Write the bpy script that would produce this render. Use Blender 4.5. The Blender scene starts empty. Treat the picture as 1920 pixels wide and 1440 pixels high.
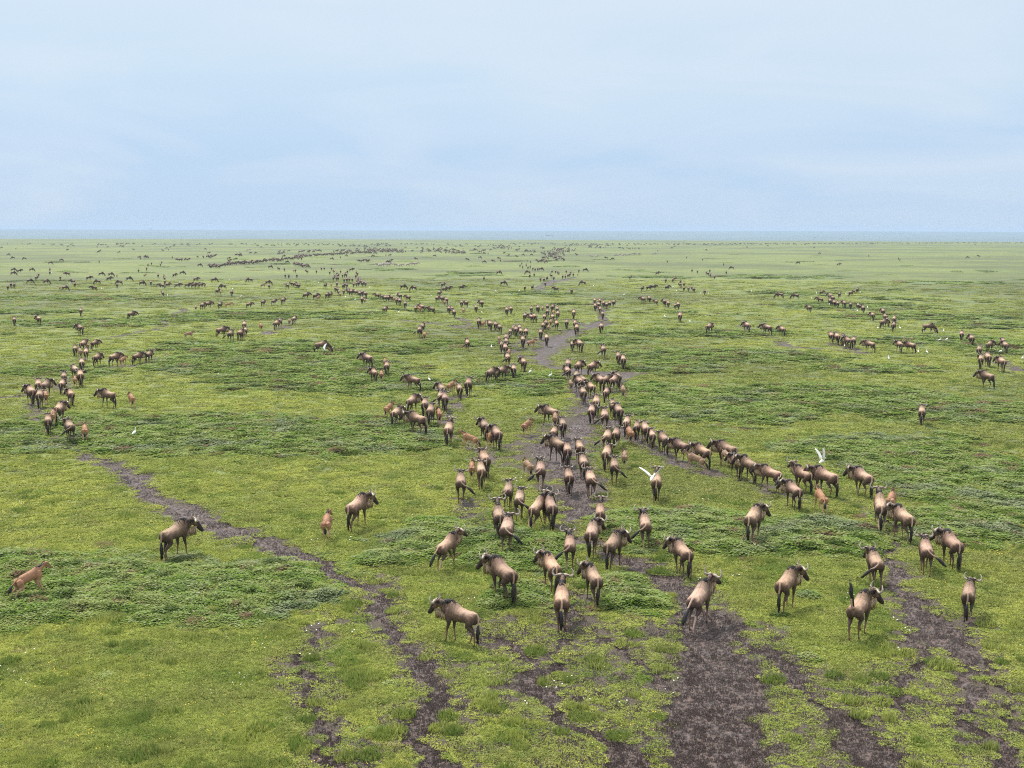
import bpy, math, random
import numpy as np
from mathutils import Vector, Matrix

sc = bpy.context.scene
C = sc.collection
R = math.radians
random.seed(7)
rng = np.random.default_rng(11)

# ------------------------------------------------------------------ camera
CAM_H = 11.5
FPX = 2300.0            # focal length in pixels of a 1920 px wide frame
HZ = 434.0
PITCH = math.atan((720 - HZ) / FPX)
ROLL = R(0.18)
fwd = Vector((0, math.cos(PITCH), -math.sin(PITCH)))
right0 = Vector((1, 0, 0))
up0 = right0.cross(fwd)
cr = right0 * math.cos(ROLL) + up0 * math.sin(ROLL)
cu = up0 * math.cos(ROLL) - right0 * math.sin(ROLL)
cam_d = bpy.data.cameras.new('camera')
cam = bpy.data.objects.new('camera', cam_d)
C.objects.link(cam)
cam_d.sensor_width = 36
cam_d.lens = 36 * FPX / 1920
cam_d.clip_start = 0.5
cam_d.clip_end = 60000
m = Matrix((cr, cu, -fwd)).transposed().to_4x4()
m.translation = Vector((0, 0, CAM_H))
cam.matrix_world = m
sc.camera = cam

# ------------------------------------------------------------------ light and exposure
SUN_EL, SUN_AZ = 58.0, -38.0     # azimuth from +Y towards +X
world = bpy.data.worlds.new("World")
sc.world = world
world.use_nodes = True
nt = world.node_tree
nt.nodes.clear()
N = nt.nodes.new
L = nt.links.new
wo = N('ShaderNodeOutputWorld')
bg = N('ShaderNodeBackground')
bg.inputs['Strength'].default_value = 0.1
L(bg.outputs[0], wo.inputs['Surface'])
sky = N('ShaderNodeTexSky')
sky.sky_type = 'NISHITA'
sky.sun_disc = False
sky.sun_elevation = R(SUN_EL)
sky.sun_rotation = R(SUN_AZ)
tc = N('ShaderNodeTexCoord')
sep = N('ShaderNodeSeparateXYZ')
L(tc.outputs['Generated'], sep.inputs[0])
# cloud deck: pale blue storm haze low down, brighter and whiter overhead, soft streaky clouds
ramp = N('ShaderNodeValToRGB')
L(sep.outputs['Z'], ramp.inputs[0])
e = ramp.color_ramp.elements
e[0].position = 0.0
e[0].color = (0.255, 0.350, 0.475, 1)
e[1].position = 0.60
e[1].color = (0.80, 0.82, 0.83, 1)
for pos, colr in ((0.06, (0.258, 0.350, 0.472)), (0.12, (0.31, 0.392, 0.475)), (0.19, (0.36, 0.42, 0.482)), (0.32, (0.58, 0.62, 0.66))):
    q = ramp.color_ramp.elements.new(pos)
    q.color = (*colr, 1)
mp = N('ShaderNodeMapping')
mp.inputs['Scale'].default_value = (1.0, 1.0, 4.5)
L(tc.outputs['Generated'], mp.inputs['Vector'])
n1 = N('ShaderNodeTexNoise')
n1.inputs['Scale'].default_value = 4.5
n1.inputs['Detail'].default_value = 6
n1.inputs['Roughness'].default_value = 0.52
n1.inputs['Distortion'].default_value = 0.6
L(mp.outputs[0], n1.inputs['Vector'])
cr1 = N('ShaderNodeMapRange')
cr1.inputs['From Min'].default_value = 0.42
cr1.inputs['From Max'].default_value = 0.68
cr1.inputs['To Min'].default_value = 0.0
cr1.inputs['To Max'].default_value = 0.5
L(n1.outputs['Fac'], cr1.inputs['Value'])
cm = N('ShaderNodeMix')
cm.data_type = 'RGBA'
cm.inputs['B'].default_value = (0.385, 0.43, 0.485, 1)
L(cr1.outputs[0], cm.inputs['Factor'])
L(ramp.outputs[0], cm.inputs['A'])
sc10 = N('ShaderNodeVectorMath')
sc10.operation = 'SCALE'
sc10.inputs['Scale'].default_value = 20.0
L(cm.outputs['Result'], sc10.inputs[0])
wm = N('ShaderNodeMix')
wm.data_type = 'RGBA'
wm.inputs['Factor'].default_value = 0.88
L(sky.outputs[0], wm.inputs['A'])
L(sc10.outputs[0], wm.inputs['B'])
L(wm.outputs['Result'], bg.inputs['Color'])

sl = bpy.data.lights.new('sun', 'SUN')
sl.energy = 4.4
sl.angle = R(5)
sl.color = (1.0, 0.93, 0.84)
so = bpy.data.objects.new('sun', sl)
C.objects.link(so)
sd = Vector((math.sin(R(SUN_AZ)) * math.cos(R(SUN_EL)), math.cos(R(SUN_AZ)) * math.cos(R(SUN_EL)), math.sin(R(SUN_EL))))
so.rotation_euler = (-sd).to_track_quat('-Z', 'Y').to_euler()
sc.view_settings.view_transform = 'Standard'
sc.view_settings.look = 'None'
sc.view_settings.exposure = 0.0
sc.view_settings.gamma = 1.0
sc.cycles.use_denoising = False
sc.cycles.max_bounces = 6
sc.cycles.volume_bounces = 2
sc.cycles.filter_width = 1.1
sc.cycles.transparent_max_bounces = 4

# ------------------------------------------------------------------ maths helpers
def ray(px, py):
    return fwd + cr * ((px - 960) / FPX) + cu * ((720 - py) / FPX)

def at(px, py, z=0.0):
    d = ray(px, py)
    t = (z - CAM_H) / d.z
    return (d.x * t, d.y * t)

def ppm(py):
    return math.cos(PITCH) * (py - HZ) / CAM_H      # pixels of the 1920 frame per metre on the plain

_perm = rng.permutation(4096)
_grad = rng.random(4096) * 2 * np.pi
_gx, _gy = np.cos(_grad), np.sin(_grad)
def perlin(x, y):
    xi = np.floor(x).astype(np.int64)
    yi = np.floor(y).astype(np.int64)
    xf = x - xi
    yf = y - yi
    def g(ix, iy, fx, fy):
        h = _perm[(_perm[ix & 4095] + iy) & 4095]
        return _gx[h] * fx + _gy[h] * fy
    u = xf * xf * xf * (xf * (xf * 6 - 15) + 10)
    v = yf * yf * yf * (yf * (yf * 6 - 15) + 10)
    a = g(xi, yi, xf, yf) * (1 - u) + g(xi + 1, yi, xf - 1, yf) * u
    b = g(xi, yi + 1, xf, yf - 1) * (1 - u) + g(xi + 1, yi + 1, xf - 1, yf - 1) * u
    return (a * (1 - v) + b * v) * 1.4
def fbm(x, y, o=4, r=0.5):
    s = 0.0
    a = 1.0
    t = 0.0
    for k in range(o):
        s = s + a * perlin(x * 2 ** k + 17.3 * k, y * 2 ** k - 9.1 * k)
        t += a
        a *= r
    return s / t
def smooth(a, b, v):
    t = np.clip((v - a) / (b - a), 0, 1)
    return t * t * (3 - 2 * t)

# ------------------------------------------------------------------ where the mud runs and the tall herbs grow
# (x, y, width) of the worn tracks, read on the plain
TRACKS = [
 [(0,745,8),(60,738,9),(110,728,8),(150,705,8),(165,690,8)],
 [(75,752,14),(76,775,14),(95,805,14),(120,835,16),(150,851,20),(200,870,28),(245,890,38),(280,930,42),(335,962,42),(400,985,60),(450,1005,52),(520,1030,42),(590,1053,46),(650,1088,40),(700,1112,40),(722,1150,34),(750,1190,40),(785,1240,42),(808,1290,55),(826,1312,58),(790,1360,50),(786,1400,50),(835,1440,85),(870,1500,90)],
 [(350,950,30),(420,985,30),(470,1012,30)],
 [(868,935,22),(872,953,22),(884,975,28),(893,990,10)],
 [(850,812,8),(880,838,16),(905,850,22),(930,870,20)],
 [(1105,790,34),(1080,815,60),(1045,838,84),(1040,858,74),(1058,885,60),(1075,910,66),(1085,940,74),(1080,958,66),(1070,985,18),(1110,1020,14),(1160,1042,26),(1210,1064,42),(1250,1080,44),(1290,1108,50),(1306,1150,82),(1325,1200,118),(1345,1260,150),(1345,1320,165),(1348,1380,180),(1345,1440,200),(1340,1510,220)],
 [(1345,1140,30),(1372,1165,40),(1405,1200,42),(1475,1245,62),(1530,1300,46),(1568,1340,50),(1620,1390,90),(1645,1440,110),(1670,1500,130)],
 [(900,1160,14),(912,1175,22),(950,1200,28),(974,1230,36),(985,1260,52),(1000,1290,60),(1025,1322,50),(1055,1350,38),(1092,1370,48),(1135,1395,60),(1175,1432,90),(1210,1500,110)],
 [(1080,1110,16),(1072,1150,24),(1048,1195,26),(1030,1240,26),(1008,1285,26)],
 [(1078,1110,16),(1105,1165,22),(1150,1208,26),(1200,1240,26),(1255,1290,26)],
 [(1640,950,14),(1665,985,20),(1672,1020,30),(1680,1060,42),(1683,1110,34),(1720,1150,56),(1762,1190,74),(1800,1222,74),(1806,1270,30),(1812,1330,38),(1852,1400,50),(1885,1440,60),(1910,1500,60)],
 [(1728,1195,28),(1724,1240,26),(1712,1265,26),(1690,1290,28),(1690,1330,40)],
 [(1813,1165,24),(1822,1210,40),(1855,1255,26),(1885,1310,26),(1925,1370,32)],
 [(622,1155,16),(596,1205,18),(572,1245,26),(562,1275,24),(588,1320,32),(600,1345,24),(614,1390,26),(625,1440,36),(640,1500,40)],
 [(1145,600,6),(1105,615,14),(1060,628,34),(1040,640,40),(1015,660,30),(1018,680,26),(1060,690,34),(1110,698,40),(1165,702,46),(1172,722,22),(1150,740,18)],
 [(1160,604,8),(1110,612,14),(1060,600,6)],
 [(1000,672,12),(960,664,8),(985,640,12),(1020,632,22)],
 [(1065,700,10),(1085,720,20),(1095,745,26),(1098,775,36),(1105,795,40)],
 [(1130,560,5),(1120,585,8),(1135,600,10),(1100,612,10)],
 [(1080,520,5),(1030,530,12),(1010,545,14),(1045,525,10)],
 [(1150,785,20),(1180,815,30),(1230,852,24),(1285,882,24),(1340,892,18),(1400,905,16),(1445,925,14),(1490,932,12)],
 [(312,664,14),(280,678,18),(235,686,16),(200,690,10),(170,692,8)],
 [(190,636,5),(240,628,6),(285,618,5),(350,582,5),(320,575,5)],
 [(480,630,5),(520,618,7),(555,606,6)],
 [(845,745,12),(850,770,16),(835,790,18),(820,800,14)],
 [(860,740,10),(845,765,14)],
 [(1385,612,5),(1440,628,5),(1475,646,6),(1510,652,6),(1560,656,6),(1620,662,5)],
 [(860,598,4),(890,612,5),(905,618,4),(760,600,3)],
 [(1560,645,6),(1600,656,6)],
 [(690,1075,8),(720,1090,20),(760,1100,16)],
 [(1870,672,5),(1905,690,5),(1920,700,5)],
]
# (x, y, half width, half height) of the taller, darker herb belts
HERBS = [
 (110,1105,330,72),(420,1115,240,62),(560,1085,140,44),(40,1060,150,26),
 (340,818,330,42),(90,812,180,40),(620,825,240,30),(700,800,140,24),
 (480,672,210,34),(590,702,200,34),(700,722,130,22),(340,650,70,14),
 (1350,770,190,34),(1560,748,270,30),(1780,770,240,26),(1230,735,60,20),
 (1760,880,230,66),(1600,850,130,34),(1840,935,130,40),(1500,840,60,10),
 (1340,1000,230,46),(1560,1010,170,40),(1230,985,110,28),(1780,985,160,36),
 (850,1005,150,32),(960,1030,130,44),(800,1030,60,20),(1180,1112,84,46),(980,1112,80,24),
 (1380,668,230,15),(1250,690,110,13),(1640,690,120,10),(960,712,120,16),(1000,735,70,10),
 (1320,625,200,9),(1600,575,160,9),(1730,595,210,8),(1760,640,180,12),(1880,655,90,12),(1850,610,120,8),
 (150,605,190,9),(330,598,120,8),(60,585,110,5),(470,592,160,9),(640,592,70,8),(700,620,70,6),
 (110,697,120,12),(860,645,110,7),(760,655,90,8),(1150,640,90,8),(1790,820,40,7),
 (1410,745,170,16),(720,1050,60,14),(150,560,240,4),(1460,520,160,4),(1240,520,80,3),
 (1680,560,80,3),(1480,550,110,3.5),(1780,530,140,3),(870,516,60,3),(1000,550,60,4),(700,560,50,3),
]
SEG = []
for tr in TRACKS:
    for (a, b) in zip(tr[:-1], tr[1:]):
        A = at(a[0], a[1]); B = at(b[0], b[1])
        SEG.append((A[0], A[1], a[2] / ppm(a[1]) * .47, B[0], B[1], b[2] / ppm(b[1]) * .47))
ELL = []
for (cx, cy, rx, ry) in HERBS:
    c_ = at(cx, cy); t_ = at(cx, cy - ry); b_ = at(cx, cy + ry)
    ELL.append((c_[0], (t_[1] + b_[1]) / 2, rx / ppm(cy), (t_[1] - b_[1]) / 2, math.atan2(c_[0], c_[1])))

def maps(x, y):
    r = np.hypot(x, y)
    # domain warp gives ragged edges
    wx = x + 0.8 * fbm(x * 0.55, y * 0.55, 3) + 0.13 * fbm(x * 2.3 + 40, y * 2.3, 3) + 0.010 * r * fbm(x * 0.09, y * 0.09 + 5, 2)
    wy = y + 0.8 * fbm(x * 0.55 + 90, y * 0.55 + 7, 3) + 0.13 * fbm(x * 2.3, y * 2.3 + 70, 3) + 0.016 * r * fbm(x * 0.09 + 31, y * 0.09, 2)
    mud = np.zeros_like(x)
    wide = np.zeros_like(x)
    for (ax, ay, aw, bx, by, bw) in SEG:
        lo, hi = min(ay, by) - 8, max(ay, by) + 8
        k = np.where((y > lo) & (y < hi) & (x > min(ax, bx) - 8) & (x < max(ax, bx) + 8))[0]
        if not len(k):
            continue
        X, Y = wx[k], wy[k]
        dx, dy = bx - ax, by - ay
        t = np.clip(((X - ax) * dx + (Y - ay) * dy) / (dx * dx + dy * dy + 1e-9), 0, 1)
        d = np.hypot(X - ax - t * dx, Y - ay - t * dy)
        w = aw + (bw - aw) * t
        mud[k] = np.maximum(mud[k], 1 - smooth(0.7, 1.35, d / np.maximum(w, 0.16)))
        wide[k] = np.maximum(wide[k], 1 - smooth(0.9, 3.6, d / np.maximum(w, 0.4)))
    n = fbm(x * 0.9 + 3, y * 0.9, 4)
    n2 = fbm(x * 3.1, y * 3.1 + 3, 3)
    # loosely trampled ground between the tracks, mostly low right of the middle
    zone = np.exp(-((x - 4.2) / 6.6) ** 2) * (1 - smooth(29, 44, y)) * smooth(12, 22, y)
    zone2 = np.exp(-((x - 1.6) / 3.0) ** 2) * np.exp(-((y - 68) / 17.0) ** 2)
    tr = np.clip(wide * 0.86 + zone * 0.90 + zone2 * 0.66, 0, 1)
    trample = smooth(0.38, 0.80, tr + 0.6 * n + 0.3 * n2)
    mud = np.clip(mud - 0.12 * smooth(0.34, 0.6, n2 + 0.3 * n), 0, 1)
    herb = np.full_like(x, -1.0)
    for (cx, cy, rx, ry, az) in ELL:
        k = np.where((np.abs(x - cx) < rx * 1.6 + 4) & (np.abs(y - cy) < ry * 1.9 + 4 + rx * .4))[0]
        if not len(k):
            continue
        v = 1 - np.hypot((wx[k] - cx) / rx, (wy[k] - cy) / ry)
        herb[k] = np.maximum(herb[k], v)
    nf = fbm(x * 0.04 + 11, y * 0.055, 4, 0.55)
    herb = herb + 0.42 * fbm(x * 0.35, y * 0.35, 5, .6)
    far = smooth(90, 210, r)
    proc = (nf - 0.24) * 3.0
    herb = np.maximum(smooth(-0.12, 0.34, herb + 0.12 * n2 + .10 * n), far * smooth(0.0, 0.6, proc) * (1 - .55 * smooth(350, 900, r)))
    # small separate tussocks anywhere
    tus = smooth(0.42, 0.60, fbm(x * 0.8 + 55, y * 0.8, 4)) * 0.55
    herb = np.clip(np.maximum(herb, tus) * (1 - 0.95 * mud), 0, 1)
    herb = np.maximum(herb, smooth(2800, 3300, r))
    herb = herb * (1 - .75 * smooth(.35, .85, wide))
    return mud, trample * (1 - 0.7 * herb), herb

def gz(x, y, herb=None, mud=None):
    r = np.hypot(x, y)
    z = 0.10 * fbm(x * 0.05, y * 0.05, 2) * smooth(10, 60, r) + 0.03 * fbm(x * 0.5, y * 0.5 + 4, 3)
    # beyond the local plain the land drops away and rises again as the far blue flats
    z = z - 14 * smooth(1600, 3200, r) + 0.30 * fbm(x * 0.012, y * 0.012, 3) * smooth(200, 600, r)
    z = z + 29 * smooth(4500, 8400, r) + 5 * smooth(0.0, 0.5, fbm(x * 0.0002 + 3, y * 0.0002, 3)) * smooth(6500, 8200, r)
    return z

# ------------------------------------------------------------------ material helpers
def mat(name):
    mm = bpy.data.materials.new(name)
    mm.use_nodes = True
    t = mm.node_tree
    t.nodes.clear()
    out = t.nodes.new('ShaderNodeOutputMaterial')
    return mm, t, out
def node(t, kind, **kw):
    n = t.nodes.new(kind)
    for k, v in kw.items():
        if hasattr(n, k):
            setattr(n, k, v)
        else:
            n.inputs[k.replace('_', ' ')].default_value = v
    return n
def noise(t, vec, scale, detail=4, rough=0.55):
    n = node(t, 'ShaderNodeTexNoise', Scale=scale, Detail=detail, Roughness=rough)
    t.links.new(vec, n.inputs['Vector'])
    return n.outputs['Fac']
def rng_(t, v, a, b, c=0.0, d=1.0):
    n = node(t, 'ShaderNodeMapRange')
    n.interpolation_type = 'SMOOTHSTEP'
    for k, x in zip(('From Min', 'From Max', 'To Min', 'To Max'), (a, b, c, d)):
        n.inputs[k].default_value = x
    t.links.new(v, n.inputs['Value'])
    return n.outputs[0]
def mix(t, f, a, b, mode='MIX'):
    n = node(t, 'ShaderNodeMix')
    n.data_type = 'RGBA'
    n.blend_type = mode
    for s, v in (('Factor', f), ('A', a), ('B', b)):
        if isinstance(v, (tuple, float, int)):
            n.inputs[s].default_value = v if not isinstance(v, tuple) else (*v, 1)
        else:
            t.links.new(v, n.inputs[s])
    return n.outputs['Result']
def math_(t, op, a, b=0.0):
    n = node(t, 'ShaderNodeMath', operation=op)
    for i, v in enumerate((a, b)):
        if isinstance(v, (float, int)):
            n.inputs[i].default_value = v
        else:
            t.links.new(v, n.inputs[i])
    return n.outputs[0]
def grass_colour(t):
    """short grass: yellow-green to mid green drifting with position"""
    geo = node(t, 'ShaderNodeNewGeometry')
    p = geo.outputs['Position']
    a = noise(t, p, 0.07, 4)
    b = noise(t, p, 0.6, 4)
    c = noise(t, p, 2.6, 3)
    col = mix(t, rng_(t, a, 0.38, 0.62), (0.185, 0.245, 0.050), (0.275, 0.320, 0.066))
    col = mix(t, rng_(t, b, 0.42, 0.64), col, (0.150, 0.185, 0.050))
    col = mix(t, rng_(t, c, 0.52, 0.70, 0.0, 0.7), col, (0.085, 0.155, 0.030))
    m5 = noise(t, p, 5.5, 3, 0.6)
    col = mix(t, rng_(t, m5, 0.50, 0.66, 0.0, 0.65), col, (0.060, 0.085, 0.022))
    col = mix(t, rng_(t, m5, 0.44, 0.34, 0.0, 0.45), col, (0.30, 0.33, 0.10))
    fl = noise(t, p, 0.013, 5, 0.6)
    col = mix(t, rng_(t, fl, 0.44, 0.60, 0.0, 0.7), col, (0.085, 0.105, 0.040))
    fl2 = noise(t, p, 0.035, 4, 0.6)
    col = mix(t, rng_(t, fl2, 0.55, 0.66, 0.0, 0.5), col, (0.075, 0.125, 0.040))
    d = noise(t, p, 1.3, 3)
    col = mix(t, rng_(t, d, 0.60, 0.72, 0.0, 0.6), col, (0.23, 0.21, 0.10))
    return p, col

# ground
gm, t, out = mat('ground')
p, gcol = grass_colour(t)
ls = t.links.new
am = node(t, 'ShaderNodeAttribute', attribute_name='mud')
at_ = node(t, 'ShaderNodeAttribute', attribute_name='trample')
ah = node(t, 'ShaderNodeAttribute', attribute_name='herb')
fine = noise(t, p, 9.0, 5, 0.65)
grain = noise(t, p, 21.0, 4, 0.75)
coarse = noise(t, p, 1.7, 4, 0.6)
gcol = mix(t, 1.0, gcol, (1.0, 0.98, 1.05), 'MULTIPLY')
under = mix(t, rng_(t, fine, 0.35, 0.65), mix(t, 0.5, gcol, (0.035, 0.045, 0.014)), gcol)  # dark share of this colour stands in for shadow between the blades
bare = mix(t, rng_(t, grain, 0.42, 0.60), (0.026, 0.021, 0.013), (0.125, 0.100, 0.066))
tf = math_(t, 'ADD', at_.outputs['Fac'], math_(t, 'MULTIPLY', math_(t, 'SUBTRACT', fine, 0.5), 1.4))
col = mix(t, rng_(t, tf, 0.35, 0.8), under, bare)
hn = noise(t, p, 0.8, 4, 0.6)
herbc = mix(t, rng_(t, hn, 0.36, 0.64), (0.100, 0.170, 0.040), (0.175, 0.220, 0.085))
herbc = mix(t, rng_(t, noise(t, p, 0.27, 3), 0.5, 0.7), herbc, (0.125, 0.160, 0.090))
herbc = mix(t, rng_(t, noise(t, p, 3.0, 4, 0.7), 0.48, 0.62, 0.0, 0.75), herbc, (0.040, 0.068, 0.024))
hf = math_(t, 'ADD', ah.outputs['Fac'], math_(t, 'MULTIPLY', math_(t, 'SUBTRACT', fine, 0.5), 0.8))
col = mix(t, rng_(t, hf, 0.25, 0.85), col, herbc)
vl = node(t, 'ShaderNodeVectorMath', operation='LENGTH')
ls(p, vl.inputs[0])
col = mix(t, rng_(t, vl.outputs['Value'], 2600, 3300), col, mix(t, rng_(t, noise(t, p, 0.004, 4), .4, .6), (0.070, 0.115, 0.105), (0.100, 0.150, 0.130)))  # far scrub, its colour paled and blued to add to the haze
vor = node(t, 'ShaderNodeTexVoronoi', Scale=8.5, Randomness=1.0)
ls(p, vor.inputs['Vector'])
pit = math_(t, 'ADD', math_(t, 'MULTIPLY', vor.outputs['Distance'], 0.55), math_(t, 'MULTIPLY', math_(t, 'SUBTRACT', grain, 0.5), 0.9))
mudc = mix(t, rng_(t, pit, 0.12, 0.46), (0.018, 0.012, 0.009), (0.160, 0.110, 0.094))  # pits darkened and ridges paled as wet highlights, in the mud colour
mudc = mix(t, rng_(t, coarse, 0.64, 0.76, 0.0, 0.5), mudc, (0.36, 0.30, 0.28))  # pale puddle glints, sky reflection put into the colour
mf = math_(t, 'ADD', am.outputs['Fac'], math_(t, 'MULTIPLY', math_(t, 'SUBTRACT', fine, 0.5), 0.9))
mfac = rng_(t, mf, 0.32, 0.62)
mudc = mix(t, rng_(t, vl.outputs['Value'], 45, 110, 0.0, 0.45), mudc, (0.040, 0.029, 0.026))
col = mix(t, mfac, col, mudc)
rough = node(t, 'ShaderNodeMix')
rough.inputs['A'].default_value = 0.9
ls(mfac, rough.inputs['Factor'])
ls(rng_(t, coarse, 0.48, 0.66, 0.72, 0.28), rough.inputs['B'])
b1 = node(t, 'ShaderNodeBump', Strength=0.75, Distance=0.05)
hsum = math_(t, 'ADD', fine, math_(t, 'MULTIPLY', grain, 0.55))
hsum = math_(t, 'ADD', hsum, math_(t, 'MULTIPLY', math_(t, 'MULTIPLY', pit, mfac), 1.6))
ls(hsum, b1.inputs['Height'])
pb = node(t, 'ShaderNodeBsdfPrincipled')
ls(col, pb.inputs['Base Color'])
ls(rough.outputs[0], pb.inputs['Roughness'])
ls(b1.outputs[0], pb.inputs['Normal'])
ls(pb.outputs[0], out.inputs['Surface'])
GROUND = gm

def leaf_mat(name, kind):
    mm, t, out = mat(name)
    p, g = grass_colour(t)
    g = mix(t, 1.0, g, (1.50, 1.38, 1.40), 'MULTIPLY')
    tint = node(t, 'ShaderNodeAttribute', attribute_name='tint', attribute_type='INSTANCER')
    bl = node(t, 'ShaderNodeAttribute', attribute_name='shade')
    if kind == 'grass':
        c = mix(t, rng_(t, bl.outputs['Fac'], 0, 1, 0.0, 0.75), g, (0.52, 0.55, 0.18))
        c = mix(t, rng_(t, tint.outputs['Fac'], 0.55, 1.0, 0.0, 0.65), c, (0.12, 0.205, 0.040))
    else:
        hn = noise(t, p, 0.8, 4, 0.6)
        c = mix(t, rng_(t, hn, 0.36, 0.64), (0.150, 0.245, 0.040), (0.250, 0.310, 0.090))
        c = mix(t, rng_(t, noise(t, p, 0.27, 3), 0.5, 0.7, 0, 0.8), c, (0.20, 0.235, 0.15))
        c = mix(t, rng_(t, bl.outputs['Fac'], 0.35, 0.95, 0.0, 0.75), c, (0.44, 0.45, 0.30))
        c = mix(t, rng_(t, tint.outputs['Fac'], 0.90, 1.0, 0.0, 0.9), c, (0.20, 0.13, 0.09))
        c = mix(t, rng_(t, tint.outputs['Fac'], 0.0, 0.4, 0.7, 0.0), c, (0.040, 0.075, 0.020))
    d = node(t, 'ShaderNodeBsdfDiffuse')
    tr = node(t, 'ShaderNodeBsdfTranslucent')
    t.links.new(c, d.inputs[0])
    t.links.new(c, tr.inputs[0])
    ms = node(t, 'ShaderNodeMixShader', Fac=0.3)
    t.links.new(d.outputs[0], ms.inputs[1])
    t.links.new(tr.outputs[0], ms.inputs[2])
    t.links.new(ms.outputs[0], out.inputs['Surface'])
    return mm
GRASS = leaf_mat('grass_blades', 'grass')
HERB = leaf_mat('herb_leaves', 'herb')

def simple(name, colr, rough=0.8, var=0.0, nscale=30):
    mm, t, out = mat(name)
    b = node(t, 'ShaderNodeBsdfPrincipled', Roughness=rough)
    tcx = node(t, 'ShaderNodeTexCoord')
    n = noise(t, tcx.outputs['Object'], nscale, 4, 0.6)
    c = mix(t, rng_(t, n, 0.35, 0.65), tuple(v * (1 - var) for v in colr), tuple(min(1, v * (1 + var)) for v in colr))
    t.links.new(c, b.inputs['Base Color'])
    t.links.new(b.outputs[0], out.inputs['Surface'])
    return mm

def hide_mat(name):
    mm, t, out = mat(name)
    tcx = node(t, 'ShaderNodeTexCoord')
    mp = node(t, 'ShaderNodeMapping')
    mp.inputs['Scale'].default_value = (0.5, 1.0, 1.0)
    t.links.new(tcx.outputs['Object'], mp.inputs['Vector'])
    ca = node(t, 'ShaderNodeAttribute', attribute_name='coat')
    oi = node(t, 'ShaderNodeObjectInfo')
    f = noise(t, mp.outputs[0], 26, 5, 0.7)
    g = noise(t, tcx.outputs['Object'], 5.0, 3, 0.5)
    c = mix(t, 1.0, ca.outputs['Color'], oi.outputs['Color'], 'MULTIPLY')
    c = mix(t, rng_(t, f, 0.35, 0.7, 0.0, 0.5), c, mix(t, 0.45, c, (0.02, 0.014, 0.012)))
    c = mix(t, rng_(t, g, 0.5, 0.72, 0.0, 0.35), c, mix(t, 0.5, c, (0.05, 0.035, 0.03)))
    b = node(t, 'ShaderNodeBsdfPrincipled', Roughness=0.62)
    b.inputs['Specular IOR Level'].default_value = 0.25
    bm = node(t, 'ShaderNodeBump', Strength=0.35, Distance=0.012)
    t.links.new(f, bm.inputs['Height'])
    bm2 = node(t, 'ShaderNodeBump', Strength=0.5, Distance=0.05)
    t.links.new(g, bm2.inputs['Height'])
    t.links.new(bm2.outputs[0], bm.inputs['Normal'])
    t.links.new(bm.outputs[0], b.inputs['Normal'])
    t.links.new(c, b.inputs['Base Color'])
    t.links.new(b.outputs[0], out.inputs['Surface'])
    return mm
HIDE = hide_mat('animal_hide')
HAIR = simple('dark_hair', (0.013, 0.010, 0.010), 0.6, 0.3)
HORN = simple('horn', (0.36, 0.30, 0.24), 0.4, 0.25, 12)
BEARD = simple('pale_beard', (0.40, 0.29, 0.19), 0.85, 0.35, 20)
WHITE = simple('white_feather', (0.82, 0.82, 0.78), 0.7, 0.05)
BILL = simple('yellow_bill', (0.55, 0.36, 0.06), 0.5, 0.1)
DARKLEG = simple('bird_leg', (0.05, 0.05, 0.03), 0.6, 0.1)
CLOD = simple('mud_clod', (0.095, 0.070, 0.060), 0.4, 0.6, 9)

# ------------------------------------------------------------------ mesh builder
class MB:
    def __init__(s):
        s.v = []; s.f = []; s.n = 0
    def add(s, v, f):
        v = np.asarray(v, float)
        s.v.append(v)
        s.f.extend([tuple(int(i) + s.n for i in q) for q in f])
        s.n += len(v)
    def loft(s, pts, rad, lat=None, seg=14, cap=True):
        """pts (n,3); rad list of (lateral, other) half sizes; lat: fixed lateral hint"""
        P = np.asarray(pts, float)
        n = len(P)
        T = np.gradient(P, axis=0)
        T /= np.linalg.norm(T, axis=1)[:, None] + 1e-9
        V = []
        a = np.linspace(0, 2 * np.pi, seg, endpoint=False)
        for i in range(n):
            h = np.array(lat if lat is not None else (0, 1, 0), float)
            h = h - T[i] * h.dot(T[i])
            h /= np.linalg.norm(h) + 1e-9
            o = np.cross(T[i], h)
            r = rad[i] if not isinstance(rad[i], (int, float)) else (rad[i], rad[i])
            V.append(P[i] + np.outer(np.cos(a) * r[0], h) + np.outer(np.sin(a) * r[1], o))
        V = np.concatenate(V)
        F = []
        for i in range(n - 1):
            for k in range(seg):
                k2 = (k + 1) % seg
                F.append((i * seg + k, i * seg + k2, (i + 1) * seg + k2, (i + 1) * seg + k))
        if cap:
            F.append(tuple(range(seg - 1, -1, -1)))
            F.append(tuple((n - 1) * seg + k for k in range(seg)))
        s.add(V, F)
    def strand(s, p, q, w, bend=(0, 0, 0)):
        """a lock of hair: a thin four-sided spindle"""
        p = np.array(p, float); q = np.array(q, float)
        mid = (p + q) / 2 + np.array(bend)
        d = q - p
        h = np.cross(d, (0.3, 0.9, 0.2)); h /= np.linalg.norm(h) + 1e-9
        o = np.cross(d, h); o /= np.linalg.norm(o) + 1e-9
        s.add([p + h * w * .6, p + o * w * .6, p - h * w * .6, p - o * w * .6, mid + h * w, mid + o * w, mid - h * w, mid - o * w, q],
              [(0, 1, 5, 4), (1, 2, 6, 5), (2, 3, 7, 6), (3, 0, 4, 7), (4, 5, 8), (5, 6, 8), (6, 7, 8), (7, 4, 8)])
    def mesh(s, name, material=None, smooth_=True):
        me = bpy.data.meshes.new(name)
        v = np.concatenate(s.v) if s.v else np.zeros((0, 3))
        me.from_pydata(v.tolist(), [], s.f)
        if smooth_:
            me.polygons.foreach_set('use_smooth', [True] * len(me.polygons))
        if material:
            me.materials.append(material)
        me.update()
        return me

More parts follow.
